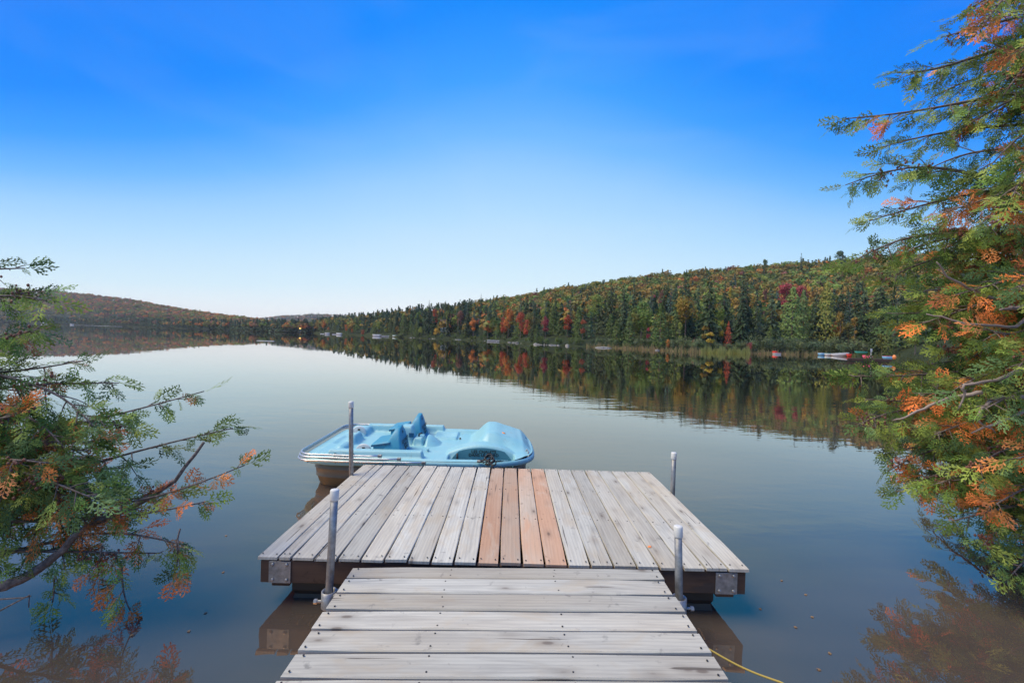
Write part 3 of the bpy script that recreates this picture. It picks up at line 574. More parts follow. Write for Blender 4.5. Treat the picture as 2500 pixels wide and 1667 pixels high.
def hull_ring(Lh, Wh, z, k=1., n=20, sq=2.2):
    R = []
    for i in range(n):
        a = 2 * math.pi * i / n; c, s = math.cos(a), math.sin(a); R.append((math.copysign(abs(c) ** (2 / sq), c) * Lh * k, math.copysign(abs(s) ** (2 / sq), s) * Wh * k, z))
    return R
def smallboat(name, label, cat, px, Z, Lh, Wh, H, m1, m2, rz=0, sq=2.2, z0=0., tilt=0.):
    t_ = thing(name, label, cat, (px2a(px) * Z, Z, z0), rz=rz); t_.rotation_euler = (0, tilt, rz)
    MB().rings([hull_ring(Lh, Wh, -.1, .7, sq=sq), hull_ring(Lh, Wh, H * .3, .92, sq=sq), hull_ring(Lh, Wh, H * .9, 1, sq=sq)]).build('hull', m1, t_, True)
    MB().rings([hull_ring(Lh, Wh, H * .9 + .004, 1.02, sq=sq), hull_ring(Lh, Wh, H, 1.02, sq=sq), hull_ring(Lh, Wh, H, .86, sq=sq), hull_ring(Lh, Wh, H * .55, .8, sq=sq)]).build('rim', m2, t_)
    MB().box(-.12 * Lh, .12 * Lh, -Wh * .8, Wh * .8, H * .6, H * .8).build('seat', m2, t_)
    return t_
def flat_dock(name, label, px, Z, Lx, Wy, H, mt, rz=0, rails=False, n=12, x0=None):
    t_ = thing(name, label, 'dock', (px2a(px) * Z, Z, 0), rz=rz); pl = MB().box(-Lx / n / 1.06, Lx / n / 1.06, -Wy, Wy, H - .06, H, ch=.01).mesh('plank', mt)
    for i in range(n): q = obj('plank', pl, t_); q.location = ((i + .5 - n / 2) * 2 * Lx / n, 0, 0)
    MB().box(-Lx, Lx, -Wy, -Wy + .08, H - .35, H - .064).build('side_board', mt, t_)
    MB().box(-Lx * .9, Lx * .9, -Wy * .8, Wy * .8, -.2, H - .36).build('float', M['capw'] if rails else M['black'], t_)
    return t_
# long white dock with a moored white boat, far right-centre
flat_dock('white_dock', 'long white dock reaching out below the brightest orange maple', 1216, 176, 4.6, .9, .55, M['white'], .02)
flat_dock('white_dock', 'white dock with moored craft in front of the headland cedars', 933, 262, 5.6, 1.1, .6, M['white'], .03)
smallboat('pontoon_boat', 'white pontoon boat tied at the left end of the headland dock', 'boat', 920, 257, 2.6, 1.1, 1.3, M['white'], M['white'], .05, 4)
smallboat('pontoon_boat', 'teal topped boat tied at the right end of the headland dock', 'boat', 967, 257, 2.2, 1.0, 1.2, M['white'], M['tealp'], .0, 4)
smallboat('kayak', 'small red boat at the far right end of the headland dock', 'boat', 977, 255, 1.5, .5, .6, M['redp'], M['redp'], .1)
smallboat('motor_boat', 'white boat nearest the tip of the headland', 'boat', 799, 330, 1.9, 1.0, 1.2, M['white'], M['white'], .2, 3)
smallboat('motor_boat', 'white boat right of the one at the headland tip', 'boat', 828, 300, 2.1, 1.0, 1.3, M['white'], M['white'], -.1, 3)
flat_dock('white_dock', 'tiny white dock left of the boat at the headland tip', 787, 332, 1.6, .5, .4, M['white'], n=5)
flat_dock('white_dock', 'tiny white dock between the two white boats', 817, 305, 1.8, .5, .4, M['white'], n=5)
smallboat('motor_boat', 'white boat moored below the left hill', 'boat', 108, 640, 4.6, 1.6, 2.0, M['white'], M['white'], .1, 3)
smallboat('motor_boat', 'small speeding white motorboat with a foam trail on the left', 'boat', 175, 560, 2.6, 1.0, 1.4, M['white'], M['white'], .05, 2.4)
wk = MB()
for i in range(24): x0 = 2.0 + i * 2.6; wk.box(x0, x0 + 2.4, -.3 - i * .02, .3 + i * .02, .0, .10 + .12 * random.random())
wk = wk.build('wake_foam', M['white'], None, kind='stuff', label='thin white foam trail behind the speeding motorboat', category='wake'); wk.location = (px2a(178) * 560, 560, .0)
swim = flat_dock('swim_raft', 'low white float line lying on open water near the reflection of the far shore', 648, 66, 1.35, .12, .06, M['white'], -.02, n=6)
# red and white pedal boat on the reeds' right
t_ = smallboat('pedal_boat', 'small red and white pedal boat drawn up at the end of the reeds', 'boat', 1897, 92, .95, .5, .34, M['white'], M['redp'], .2, 3)
MB().box(-.8, -.2, -.42, .42, .345, .7, ch=.1).build('seat', M['redp'], t_, label='red seat block')
smallboat('pedal_boat', 'pale blue pedal boat, leftmost of the craft near the white canoe', 'boat', 2006, 97.5, .75, .6, .62, M['bluep'], M['white'], .2, 3)
smallboat('pedal_boat', 'pale green pedal boat beside the white canoe', 'boat', 2023, 97, .95, .6, .58, M['white'], M['tealp'], -.1, 3)
smallboat('canoe', 'long white canoe slanting up on the bank, red at its right end', 'canoe', 2052, 95.5, 1.95, .5, .62, M['white'], M['white'], -.12, 2.0, .10, -.10)
smallboat('kayak', 'short red kayak at the right tip of the white canoe', 'kayak', 2074, 94.3, .65, .35, .5, M['redp'], M['redp'], .1, 2.0, .1)
smallboat('canoe', 'teal canoe resting on the grass above the brown dock', 'canoe', 2103, 93, 1.5, .45, .42, M['tealp'], M['tealp'], .0, 2.0, .85)
flat_dock('brown_dock', 'brown wooden dock half hidden by the right cedar', 2110, 60, 3.1, 1.0, .42, M['board'], 0, n=14)
smallboat('pedal_boat', 'pink pedal boat behind the brown dock', 'boat', 2119, 62, .62, .45, .45, M['pink'], M['pink'], .1, 3, .42)
smallboat('pedal_boat', 'pink and blue pedal boat seen through the right cedar', 'boat', 2168, 62, .65, .45, .42, M['bluep'], M['pink'], -.1, 3, .42)
t_ = thing('sign', 'small white sign on a thin white post at the brown dock', 'sign', (px2a(2127) * 60.5, 60.5, .42))
MB().tube([(0, 0, 0), (0, 0, 1.25)], .035, 6).build('post', M['white'], t_); MB().box(-.14, .14, -.045, -.036, 1.0, 1.42).build('board', M['white'], t_)
blob('buoy', (.24, .24, .34), 'orange-yellow float standing at the right end of the brown dock', 'buoy', (px2a(2184) * 60, 60, .75), M['orangep'], 0, 3)
# cottage glimpsed through the trees
t_ = thing('cottage', 'white cottage wall glimpsed between the headland trees', 'house', (px2a(1082) * 246, 246, 4.0), rz=.15)
MB().box(-1.6, 1.6, -2, 2, 0, 5.6).build('wall', M['white'], t_); MB().add([(-2, -2.3, 5.5), (2, -2.3, 5.5), (2, 2.3, 5.5), (-2, 2.3, 5.5), (-2, 0, 7.2), (2, 0, 7.2)], [(0, 1, 5, 4), (2, 3, 4, 5), (0, 4, 3), (1, 2, 5), (3, 2, 1, 0)]).build('roof', M['board'], t_); MB().box(-.5, .5, -2.04, -2.01, 2.4, 3.8).build('window', M['black'], t_)
# shore lamps that are lit
lampm = bpy.data.materials.new('warm_lamp_glow'); lampm.use_nodes = True; p = lampm.node_tree.nodes['Principled BSDF']; p.inputs['Emission Color'].default_value = (1, .62, .12, 1); p.inputs['Emission Strength'].default_value = 6; p.inputs['Base Color'].default_value = (.8, .6, .3, 1)
Zl = 330.; t_ = thing('lamp_post', 'lit yellow lamp post on the far shore with its glow mirrored in the lake', 'lamp', (px2a(732) * Zl, Zl, 0))
MB().tube([(0, 0, -.3), (0, 0, 3.7)], .07, 6).build('post', M['galv'], t_)
for sx_ in (-1, 1):
    q = MB().rings([hull_ring(.22, .22, 0, .5, 10), hull_ring(.22, .22, .12, 1, 10), hull_ring(.22, .22, .3, 1, 10), hull_ring(.22, .22, .42, .4, 10)]).build('lamp_head', lampm, t_, True); q.location = (sx_ * .42, 0, 3.6)
MB().tube([(-.42, 0, 3.62), (.42, 0, 3.62)], .04, 6).build('cross_arm', M['galv'], t_)

# ------------------------------------------------------------------ air
bpy.context.view_layer.update(); HAZE_TOP = max((o.matrix_world @ Vector(c)).z for o in bpy.data.objects if o.type == 'MESH' for c in o.bound_box) + 1.5; print('haze top', HAZE_TOP)
hz = bpy.data.materials.new('haze_air'); hz.use_nodes = True; t = hz.node_tree; t.nodes.clear(); ho = N(t, 'ShaderNodeOutputMaterial'); hv = N(t, 'ShaderNodeVolumePrincipled'); hv.inputs['Color'].default_value = (.90, .93, 1, 1); hv.inputs['Density'].default_value = .00011; L(t, hv.outputs[0], ho.inputs['Volume'])
MB().box(-2650, 2650, -70, 2450, -3.5, HAZE_TOP).build('haze', hz, kind='stuff')

# ------------------------------------------------------------------ floating dock
def frame_rot(yaw, tx, ty): return Matrix.Rotation(yaw, 4, 'Z') @ Matrix.Rotation(ty, 4, 'Y') @ Matrix.Rotation(tx, 4, 'X')
W, D = 3.07, 1.902
dock = thing('floating_dock', 'square floating dock of grey planks running away, four of them reddish', 'dock'); dock.matrix_world = Matrix.Translation((-.0067, 2.6225, .3198)) @ frame_rot(.0032, .0028, -.005)
fr_ = np.array([626, 678.5, 710, 765.7, 823, 879, 936.6, 994, 1050, 1105.7, 1163.3, 1218, 1273.8, 1329.9, 1386, 1441.5, 1497.6, 1555, 1610, 1668, 1722, 1778, 1832]); fr_ = (fr_ - 626) / (1832 - 626) * W - W / 2
sc_head = MB(); bpy.context.view_layer.update()
def plank_mesh(Ln, wd, th, mt, seed):
    rg = np.random.default_rng(seed); b = MB(); n = 7; e_ = .0055; RR = []
    for i in range(n):
        x = -Ln / 2 + Ln * i / (n - 1); k = 1 if 0 < i < n - 1 else .0; o_y = rg.normal() * .0009; o_z = rg.normal() * .0010; h2 = wd / 2
        i_ = e_ if k == 0 else 0
        RR.append([(x, -h2 + e_ + o_y, -th + i_), (x, h2 - e_ + o_y, -th + i_), (x, h2 + o_y - i_, -th + e_), (x, h2 + o_y - i_, -e_), (x, h2 - e_ + o_y, o_z - i_), (x, -h2 + e_ + o_y, o_z - i_), (x, -h2 + o_y + i_, -e_), (x, -h2 + o_y + i_, -th + e_)])
    b.rings(RR); return b.mesh('plank', mt)
def screws(me_list, name): pass
SCR = bpy.data.meshes.new('screw'); _b = MB(); _b.rings([[(math.cos(k * math.pi / 4) * .0044, math.sin(k * math.pi / 4) * .0044, z) for k in range(8)] for z in (-.002, .0012)]); SCR = _b.mesh('screw', M['screw'])
rows_y = [.035, .035 + .611, .035 + 1.222, D - .035]
for i in range(22):
    x0, x1 = fr_[i], fr_[i + 1]; wd = (x1 - x0) - (.0045 if i not in (9, 10, 11, 12) else .008)
    mt = M['plank_new'] if i in (10, 13) else M['plank_mid'] if i in (11, 12) else M['plank']
    q = obj('plank', plank_mesh(D + random.uniform(-.006, .006), wd, .028, mt, i), dock); q.location = ((x0 + x1) / 2, D / 2 + random.uniform(-.004, .004), random.uniform(-.0012, .0012)); q.rotation_euler = (random.uniform(-.010, .010), 0, math.pi / 2 + random.uniform(-.0008, .0008))
    if i in (10, 13): q['label'] = 'fresh reddish cedar plank'
    if i in (11, 12): q['label'] = 'half weathered pinkish plank'
    for ry in rows_y:
        for s in ([-.32, .32] if wd > .1 else [-.2, .2]):
            k = obj('screw', SCR, q); k.location = ((ry - D / 2) + random.uniform(-.008, .008), s * wd + random.uniform(-.006, .006), .0008)
def board(name, x0, x1, y0, y1, z0, z1, parent, mt='board'):
    Lx, Ly = x1 - x0, y1 - y0; al = Lx >= Ly; b = MB(); a_, b_ = (Lx, Ly) if al else (Ly, Lx); b.box(-a_ / 2, a_ / 2, -b_ / 2, b_ / 2, z0, z1, ch=.003)
    q = b.build(name, M[mt], parent); q.location = ((x0 + x1) / 2, (y0 + y1) / 2, 0); q.rotation_euler = (0, 0, 0 if al else math.pi / 2); return q
zt_ = -.030
board('fascia_board', -W / 2 + .022, W / 2 - .022, .012, .050, zt_ - .14, zt_, dock); board('fascia_board', -W / 2 + .022, W / 2 - .022, D - .05, D - .012, zt_ - .14, zt_, dock)
board('side_board', -W / 2 + .022, -W / 2 + .060, .053, D - .053, zt_ - .14, zt_, dock); board('side_board', W / 2 - .060, W / 2 - .022, .053, D - .053, zt_ - .14, zt_, dock)
for yy in rows_y[1:3]: board('joist', -W / 2 + .064, W / 2 - .064, yy - .02, yy + .02, zt_ - .14, zt_, dock)
for sx_ in (-1, 1):
    xa = -W / 2 + .075 if sx_ < 0 else W / 2 - .075 - .135
    pl = MB().box(xa, xa + .135, .006, .0095, zt_ - .139, zt_ - .004, ch=.001).build('corner_plate', M['galv'], dock)
    for bx_ in (.024, .111):
        for bz in (-.022, -.117):
            k = MB().rings([[(math.cos(j * math.pi / 5) * r, -y, math.sin(j * math.pi / 5) * r) for j in range(10)] for r, y in ((.011, 0), (.010, .004), (.006, .008))]).build('bolt', M['galv'], pl, True); k.location = (xa + bx_, .0055, zt_ + bz)
    xf = -W / 2 + (.20 if sx_ < 0 else 0); 
    fx0, fx1 = (-W / 2 + .18, -W / 2 + .78) if sx_ < 0 else (W / 2 - .78, W / 2 - .18)
    board('cross_timber', (-W / 2 + .075 if sx_ < 0 else W / 2 - .185), (-W / 2 + .185 if sx_ < 0 else W / 2 - .075), .045, D - .045, zt_ - .180, zt_ - .1425, dock)
    fl = MB(); fl.rings([[(x, y, z) for x, y in ((fx0 + i_, .09 + i_), (fx1 - i_, .09 + i_), (fx1 - i_, D - .09 - i_), (fx0 + i_, D - .09 - i_))] for z, i_ in ((-.52, .08), (-.46, .03), (-.33, .0), (-.29, .012), (-.26, .0), (zt_ - .183, .0))]).build('float', M['black'], dock)

# ------------------------------------------------------------------ gangway
gw = thing('gangway', 'grey plank gangway leading from the bank to the floating dock', 'walkway'); gw.matrix_world = Matrix.Translation((.0155, 1.6944, .3348)) @ frame_rot(.0091, -.0039, -.0199)
GW = 1.83; gd = .848; pitch_ = .1437; GAP = .0095; yy = gd; i = 0
while yy > -4.2:
    wd = pitch_ - GAP if i else .113; mt = M['plank']
    q = obj('plank', plank_mesh(GW + random.uniform(-.005, .005), wd, .032, mt, 100 + i), gw); q.location = (random.uniform(-.003, .003), yy - wd / 2, random.uniform(-.0015, .0015)); q.rotation_euler = (random.uniform(-.012, .012), 0, random.uniform(-.0016, .0016) + (math.pi if i % 2 else 0))
    for xx in (-GW / 2 + .035, -.335, .285, GW / 2 - .035):
        for s in (-.30, .30):
            k = obj('screw', SCR, q); k.location = ((xx if not i % 2 else -xx) + random.uniform(-.012, .012), s * wd + random.uniform(-.008, .008), .0008)
    yy -= wd + GAP; i += 1
for xx in (-GW / 2 + .045, -.335, .285, GW / 2 - .045): board('stringer', xx - .02, xx + .02, -4.1, gd - .06, -.032 - .142, -.034, gw)
board('end_board', -GW / 2 + .03, GW / 2 - .03, gd - .055, gd - .017, -.032 - .142, -.034, gw)

# ------------------------------------------------------------------ mooring pipes
def pipe(px_t, py_t, px_b, py_b, Zt, Zb, label, collar=0, logo=False, ztop_=None):
    A = at(px_t, py_t, Zt); B = at(px_b, py_b, Zb); d = (B - A) / np.linalg.norm(B - A); zl = (-.9 - A[2]) / d[2]; E_ = A + d * zl
    t_ = thing('mooring_pipe', label, 'pole', tuple(A)); lo = lambda P: tuple(np.asarray(P) - A)
    MB().tube([lo(A + d * .01), lo(A + d * .3), lo(E_)], .0212, 20).build('pipe', M['galv'], t_, True)
    b = MB(); RR = []
    up = Vector(-d); qm = up.to_track_quat('Z', 'Y').to_matrix()
    for r, z in ((.0240, -.062), (.0250, -.06), (.0250, -.006), (.0225, -.0005), (.014, .0015)):
        RR.append([tuple(qm @ Vector((math.cos(k * math.pi / 12) * r, math.sin(k * math.pi / 12) * r, z))) for k in range(24)])
    cp = b.rings(RR).build('cap', M['capw'], t_, True)
    if logo:
        b = MB(); R_ = .0254
        def arc(a0, a1, z0, z1):
            n = 5; V = [];
            for z in (z0, z1):
                for j in range(n): a = math.radians(a0 + (a1 - a0) * j / (n - 1)); V.append((math.cos(a) * R_, math.sin(a) * R_, z))
            b.add(V, [(j, j + 1, n + j + 1, n + j) for j in range(n - 1)])
        for s in ((-88, -48, -.044, -.040), (-88, -48, -.026, -.022), (-88, -82, -.040, -.026), (-54, -48, -.040, -.026), (-44, -12, -.031, -.026), (-44, -12, -.041, -.036)): arc(*s)
        for j in range(6): a = -68 + 5 * math.cos(j); 
        arc(-73, -63, -.036, -.030); b.build('logo', M['navy'], cp, label='small navy logo print on the white cap')
    if collar:
        C0 = lo(B); s = collar
        cb = MB(); n = 20
        for (r0, r1) in ((.033, .041),):
            RR = []
            for r, z in ((r1, -.055), (r1, .035), (r0, .035), (r0, -.055)): RR.append([(C0[0] + math.cos(2 * math.pi * k / n) * r, C0[1] + math.sin(2 * math.pi * k / n) * r, C0[2] + z) for k in range(n)])
            cb.rings(RR + [RR[0]], cap=False)
        cb.box(min(C0[0] - s * .035, C0[0] - s * .09), max(C0[0] - s * .035, C0[0] - s * .09), C0[1] - .03, C0[1] + .03, C0[2] - .09, C0[2] + .03)
        br = cb.build('collar', M['galv'], t_, True)
        MB().tube([(C0[0] + s * .036, C0[1] - .012, C0[2] - .02), (C0[0] + s * .062, C0[1] - .014, C0[2] - .02)], [.008, .008], 8).tube([(C0[0] + s * .060, C0[1] - .014, C0[2] - .02), (C0[0] + s * .078, C0[1] - .015, C0[2] - .02)], [.014, .013], 6).build('set_bolt', M['galv'], br)
    return t_
pipe(817.5, 1194, 803, 1456, 2.46, 2.42, 'front left galvanised pipe with a navy logo on its white cap', 1 * -1, True)
pipe(1655.5, 1283, 1658, 1472, 2.46, 2.44, 'front right galvanised pipe standing beside the gangway', 1)
pipe(857, 980, 857.5, 1163, 4.18, 4.18, 'tallest galvanised pipe rising in front of the pedal boat')
pipe(1645.5, 1104, 1642, 1204, 3.95, 3.95, 'short back right galvanised pipe by the dock edge')
for (px, py, Z, s) in ((857.5, 1168, 4.18, 1), (1642, 1210, 3.95, -1)): pass

# ------------------------------------------------------------------ pedal boat
BX, BY, BYAW = -1.005, 5.42, .035
boat = thing('pedal_boat', 'light blue pedal boat with two blue seats moored behind the dock', 'boat', (BX, BY, 0), rz=BYAW)
def sm(x, a, b): t_ = np.clip((x - a) / (b - a), 0, 1); return t_ * t_ * (3 - 2 * t_)
def bx(u, v, u0, u1, v0, v1, e=.05): return sm(u, u0 - e / 2, u0 + e / 2) * (1 - sm(u, u1 - e / 2, u1 + e / 2)) * sm(v, v0 - e / 2, v0 + e / 2) * (1 - sm(v, v1 - e / 2, v1 + e / 2))
def outline(p, q, a=1.30, b=.775):
    r = np.maximum(np.abs(p), np.abs(q)); rs = np.maximum(r, 1e-6); dx, dy = p / rs, q / rs; n = np.where(dx > 0, 3.6, 7.5) * np.ones_like(dx); n = 7.5 + (3.6 - 7.5) * sm(dx, -.3, .9)
    k = (np.abs(dx) ** n + np.abs(dy) ** n) ** (-1 / n); return dx * k * r * a, dy * k * r * b
def arch(u): return np.clip(np.sin(np.pi * np.clip((u - .26) / (1.10 - .26), 0, 1)), 0, 1) ** .75
def bh(u, v):
    h = np.full(u.shape, .325)
    rr = np.maximum(np.abs(u) / 1.33, np.abs(v) / .775)
    # bow deck: a raised soft panel with two hollows
    h += .035 * bx(u, v, -1.22, -.92, -.62, .62, .10) - .02 * bx(u, v, -1.14, -1.05, -.2, .2, .06)
    h += .06 * bx(u, v, -1.16, -.86, .30, .66, .12) + .045 * bx(u, v, -1.02, -.86, -.5, -.24, .10)
    h += .09 * bx(u, v, -.98, -.86, -.14, .16, .10)
    # cockpit well, footwells
    h = h + (.235 - h) * bx(u, v, -.86, -.02, -.60, .60, .035)
    h = h + (.30 - h) * bx(u, v, -.90, -.80, -.60, .60, .05) * .5
    # tunnel between the places
    h = np.maximum(h, .235 + .09 * bx(u, v, -.86, -.40, -.11, .11, .05)); h = np.maximum(h, .235 + .325 * bx(u, v, -.37, -.20, -.11, .10, .06)); h = np.maximum(h, .235 + .19 * bx(u, v, -.20, -.07, -.13, .12, .04))
    # rear floor and hump sliding down from the console
    h = h + (.245 - h) * bx(u, v, -.02, .50, -.60, .60, .06)
    slide = .245 + .20 * (1 - sm(u, -.04, .30)) * sm(u, -.10, -.02) * np.clip(1 - (v / .26) ** 2, 0, 1); h = np.maximum(h, np.where((u > -.1) & (u < .5), slide, 0))
    # far bench
    h = np.maximum(h, .245 + .115 * bx(u, v, -.02, .34 , .20, .62, .07) - .02 * bx(u, v, .06, .26, .28, .54, .12))
    # coamings
    near = bx(u, v, -1.02, .06, -.715, -.615, .045); near *= 1
    h = np.maximum(h, .325 + .085 * bx(u, v, -1.02, .02, -.715, -.60, .032) )
    h = np.maximum(h, .325 + .100 * bx(u, v, -.98, .10, .60, .715, .032) * 1.0); h = np.maximum(h, .325 + .05 * bx(u, v, .0, 1.0, .60, .715, .06))
    # stern cowl
    g = sm(u, .46, .76) * (1 - .62 * sm(u, .80, 1.20)) * (1 - sm(u, 1.16, 1.30)); wv_ = sm(v, -.50, -.16) * (1 - sm(v, .45, .72))
    h = np.maximum(h, .325 + .215 * g * wv_ + .03 * sm(u, .9, 1.1) * (1 - sm(u, 1.16, 1.28)) * bx(u, v, .6, 1.3, -.6, .6, .2))
    h = np.maximum(h, .33 + .115 * arch(u) * bx(u, v, .24, 1.12, -.50, -.26, .06))
    # stern side pocket
    h = h + (.245 - h) * bx(u, v, .30, 1.05, -.665, -.505, .012)
    h = h + .012 * sm(np.abs(rr), .90, .94) * (1 - sm(rr, .96, 1.0))
    return h
nu, nv = 240, 160
P_, Q_ = np.meshgrid(np.linspace(-1, 1, nu), np.linspace(-1, 1, nv), indexing='ij'); U_, V_ = outline(P_, Q_); Hh = bh(U_, V_)
idx = np.arange(nu * nv).reshape(nu, nv); Fq = np.stack([idx[:-1, :-1], idx[1:, :-1], idx[1:, 1:], idx[:-1, 1:]], -1).reshape(-1, 4)
obj('deck', npmesh('deck', np.stack([U_, V_, Hh], -1).reshape(-1, 3), Fq, [M['boat']], smooth=True), boat)
def oring(k, z, n=120, dx=0):
    a = np.linspace(0, 2 * np.pi, n, endpoint=False); c, s = np.cos(a), np.sin(a); m_ = np.maximum(abs(c), abs(s)); U0, V0 = outline(c / m_, s / m_); return [(u * k - .0 + dx, v * k, z) for u, v in zip(U0, V0)]
rimz = [(1.0, .3245), (1.012, .318), (1.018, .300), (1.018, .268), (1.008, .262), (.97, .266)]
MB().rings([oring(k, z) for k, z in rimz], cap=False).build('gunwale', M['boat'], boat, True)
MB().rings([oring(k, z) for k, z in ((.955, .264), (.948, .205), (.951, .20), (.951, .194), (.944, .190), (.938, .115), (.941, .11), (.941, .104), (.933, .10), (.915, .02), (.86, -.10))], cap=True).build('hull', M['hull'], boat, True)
# recess panel wall with stencil
n = 40; V = []
for i in range(n):
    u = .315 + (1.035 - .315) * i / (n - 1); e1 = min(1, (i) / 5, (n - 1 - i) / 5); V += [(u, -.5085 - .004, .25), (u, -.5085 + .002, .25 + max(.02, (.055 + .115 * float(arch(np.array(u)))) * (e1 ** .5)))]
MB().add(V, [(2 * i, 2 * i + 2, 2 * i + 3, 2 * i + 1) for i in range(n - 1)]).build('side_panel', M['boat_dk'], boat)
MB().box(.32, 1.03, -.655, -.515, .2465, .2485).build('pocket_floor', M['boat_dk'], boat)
def text(body, size, parent, loc, rot, mt, name='lettering', ext=.0006, sx=1., bold=.0):
    c = bpy.data.curves.new('lettering', 'FONT'); c.body = body; c.size = size; c.align_x = 'CENTER'; c.align_y = 'CENTER'; c.extrude = ext; c.offset = bold; c.space_line = .82; c.space_character = 1.05
    o = bpy.data.objects.new('tmp', c); col.objects.link(o); bpy.context.view_layer.update(); me = bpy.data.meshes.new_from_object(o.evaluated_get(bpy.context.evaluated_depsgraph_get())); bpy.data.objects.remove(o)
    me.materials.clear(); me.materials.append(mt); q = obj(name, me, parent); q.location = loc; q.rotation_euler = rot; q.scale = (sx, 1, 1); return q
text('LES CHALETS\nDANS LE NORD', .047, boat, (.70, -.5145, .356), (math.pi / 2, 0, 0), M['inkblk'], bold=.0012, sx=1.0)
text('Energy D', .058, boat, (-.83, -.731, .362), (math.radians(62), 0, 0), M['inkblk'], bold=.0004)
# ribbed blue floor mats
for v0, v1 in ((.16, .56),):
    m_ = MB().box(-.84, -.50, v0, v1, .237, .255, ch=.004).build('floor_mat', M['seat'], boat)
    for j in range(7): MB().box(-.80 + j * .048, -.782 + j * .048, v0 + .02, v1 - .02, .2555, .272, ch=.003).build('rib', M['seat'], m_)
def rr_ring(u0, u1, v0, v1, z, r=.03, n=5, tilt=0.):
    R = []
    for cx, cy, a0 in ((u1 - r, v1 - r, 0), (u0 + r, v1 - r, 90), (u0 + r, v0 + r, 180), (u1 - r, v0 + r, 270)):
        for j in range(n + 1): a = math.radians(a0 + 90 * j / n); x = cx + r * math.cos(a); R.append((x, cy + r * math.sin(a), z + tilt * (x - u0)))
    return R
def seat(vc, name_l):
    du = -.035 if vc < 0 else .055
    s = MB(); RR = []
    for j in range(15):
        t1 = j / 14; hw = .225 * math.sqrt(max(0.004, 1 - t1 ** 2.4)); uf = -.475 + .19 * t1 ** 1.15 + du; ub = -.165 - .085 * t1 + du; 
        RR.append(rr_ring(uf, max(ub, uf + .05), vc - hw, vc + hw, .237 + .405 * t1, min(.045, hw * .9, .024 + .0 * t1), 4))
    bk = s.rings(RR).build('backrest', M['seat'], boat, True)
    MB().rings([rr_ring(-.56, -.34, vc - .20, vc + .20, .237, .02), rr_ring(-.56, -.34, vc - .20, vc + .20, .425, .03, tilt=.16)]).build('seat_base', M['seat'], boat)
    MB().rings([rr_ring(-.575, -.36, vc - .206, vc + .206, 0.428, .03, tilt=.16), rr_ring(-.578, -.36, vc - .21, vc + .21, 0.450, .03, tilt=.16), rr_ring(-.565, -.37, vc - .19, vc + .19, 0.462, .03, tilt=.17)]).build('seat_cushion', M['seat'], boat)
    MB().rings([rr_ring(-.576, -.362, vc - .2105, vc - .2065, 0.428, .0015, 1, tilt=.16), rr_ring(-.576, -.362, vc - .2105, vc - .2065, 0.448, .0015, 1, tilt=.16)]).build('seat_trim', M['seat_dk'], boat)
    text('LES CHALETS\nDANS LE\nNORD', .052, bk, (-.193 + du, vc + .01, .43), (math.radians(78), 0, math.radians(90)), M['inkblk'], bold=.0008)
    q = MB().rings([[(0, math.cos(k * math.pi / 6) * .017, math.sin(k * math.pi / 6) * .022) for k in range(12)], [(.004, math.cos(k * math.pi / 6) * .014, math.sin(k * math.pi / 6) * .018) for k in range(12)]]).build('vent', M['black'], bk); q.location = (-.232 + du, vc - .005, .565)
seat(-.40, 'near'); seat(.40, 'far')
# pedal wheels
for vc in (-.47, .30):
    uc = -.70 if vc < 0 else -1.0
    zc = .33 if vc < 0 else .37
    b = MB(); b.rings([[(uc + math.cos(k * math.pi / 16) * r, vc + y, zc + math.sin(k * math.pi / 16) * r) for k in range(32)] for r, y in ((.088, -.012), (.096, -.008), (.096, .008), (.088, .012))])
    pw = b.build('pedal_wheel', M['capw'], boat, True)
    MB().box(uc - .012, uc + .018, vc - .02, vc - .0125, zc + .04, zc + .062, ch=.002).build('pedal_slot', M['black'], pw)
for u0, v0, u1, v1, z in ((-.95, -.56, -.95, .56, .362), (.02, -.58, .02, -.14, .2475), (.52, -.20, 1.18, -.20, .0)):
    if z > 0: MB().tube([(u0, v0, z), (u1, v1, z)], .004, 6).build('seam', M['boat_dk'], boat)
for vv in (-.40, .40): MB().rings([rr_ring(-.585, -.35, vv - .205, vv + .205, .2365, .02), rr_ring(-.585, -.35, vv - .205, vv + .205, .246, .02)]).build('seat_rail', M['seat_dk'], boat)
for k in range(9): MB().tube([(-1.20 + k * .30, -.776, .295), (-1.20 + k * .30, -.794, .295)], .006, 6).build('rivet', M['galv'], boat)
# console details
MB().box(-.25, -.19, -.1165, -.1125, .43, .485, ch=.001).build('console_plate', M['seat_dk'], boat)
MB().tube([(-.14, -.03, .40), (-.14, -.03, .455), (-.10, -.03, .47)], .011, 8).build('steering_lever', M['black'], boat, True)
MB().box(-.42, -.30, .592, .5985, .345, .385, ch=.001).build('warning_sticker', mat('yellow_sticker', (.42, .34, .06), .6), boat)
for k in range(4): MB().box(.02, .045, -.40 + k * .0 , -.36, .26 + k * .028, .282 + k * .028, ch=.003).build('step_rib', M['boat'], boat)
MB().tube([(.40, -.58, .25), (.40, -.58, .37)], .012, 8).build('post_stub', M['black'], boat, True)
MB().tube([(.36, .26, .29), (.36, .26, .35)], .012, 8).build('post_stub', M['black'], boat, True)
MB().tube([(.93, -.10, .44), (.93, -.10, .495), (.935, -.10, .515)], [.03, .03, .02], 12).build('cap', M['orangep'], boat, True)
for (u, v) in ((1.20, .35), (1.235, .22)): MB().box(u - .012, u + .012, v - .02, v + .02, .345, .385, ch=.004).build('cleat', M['seat_dk'], boat)
for (u, v, l) in ((1.22, .05, .05), (1.23, -.16, .05), (1.20, -.32, .05)): MB().box(u - l, u + l * .3, v - .005, v + .005, .352, .360, ch=.002).build('groove_trim', M['boat_dk'], boat)
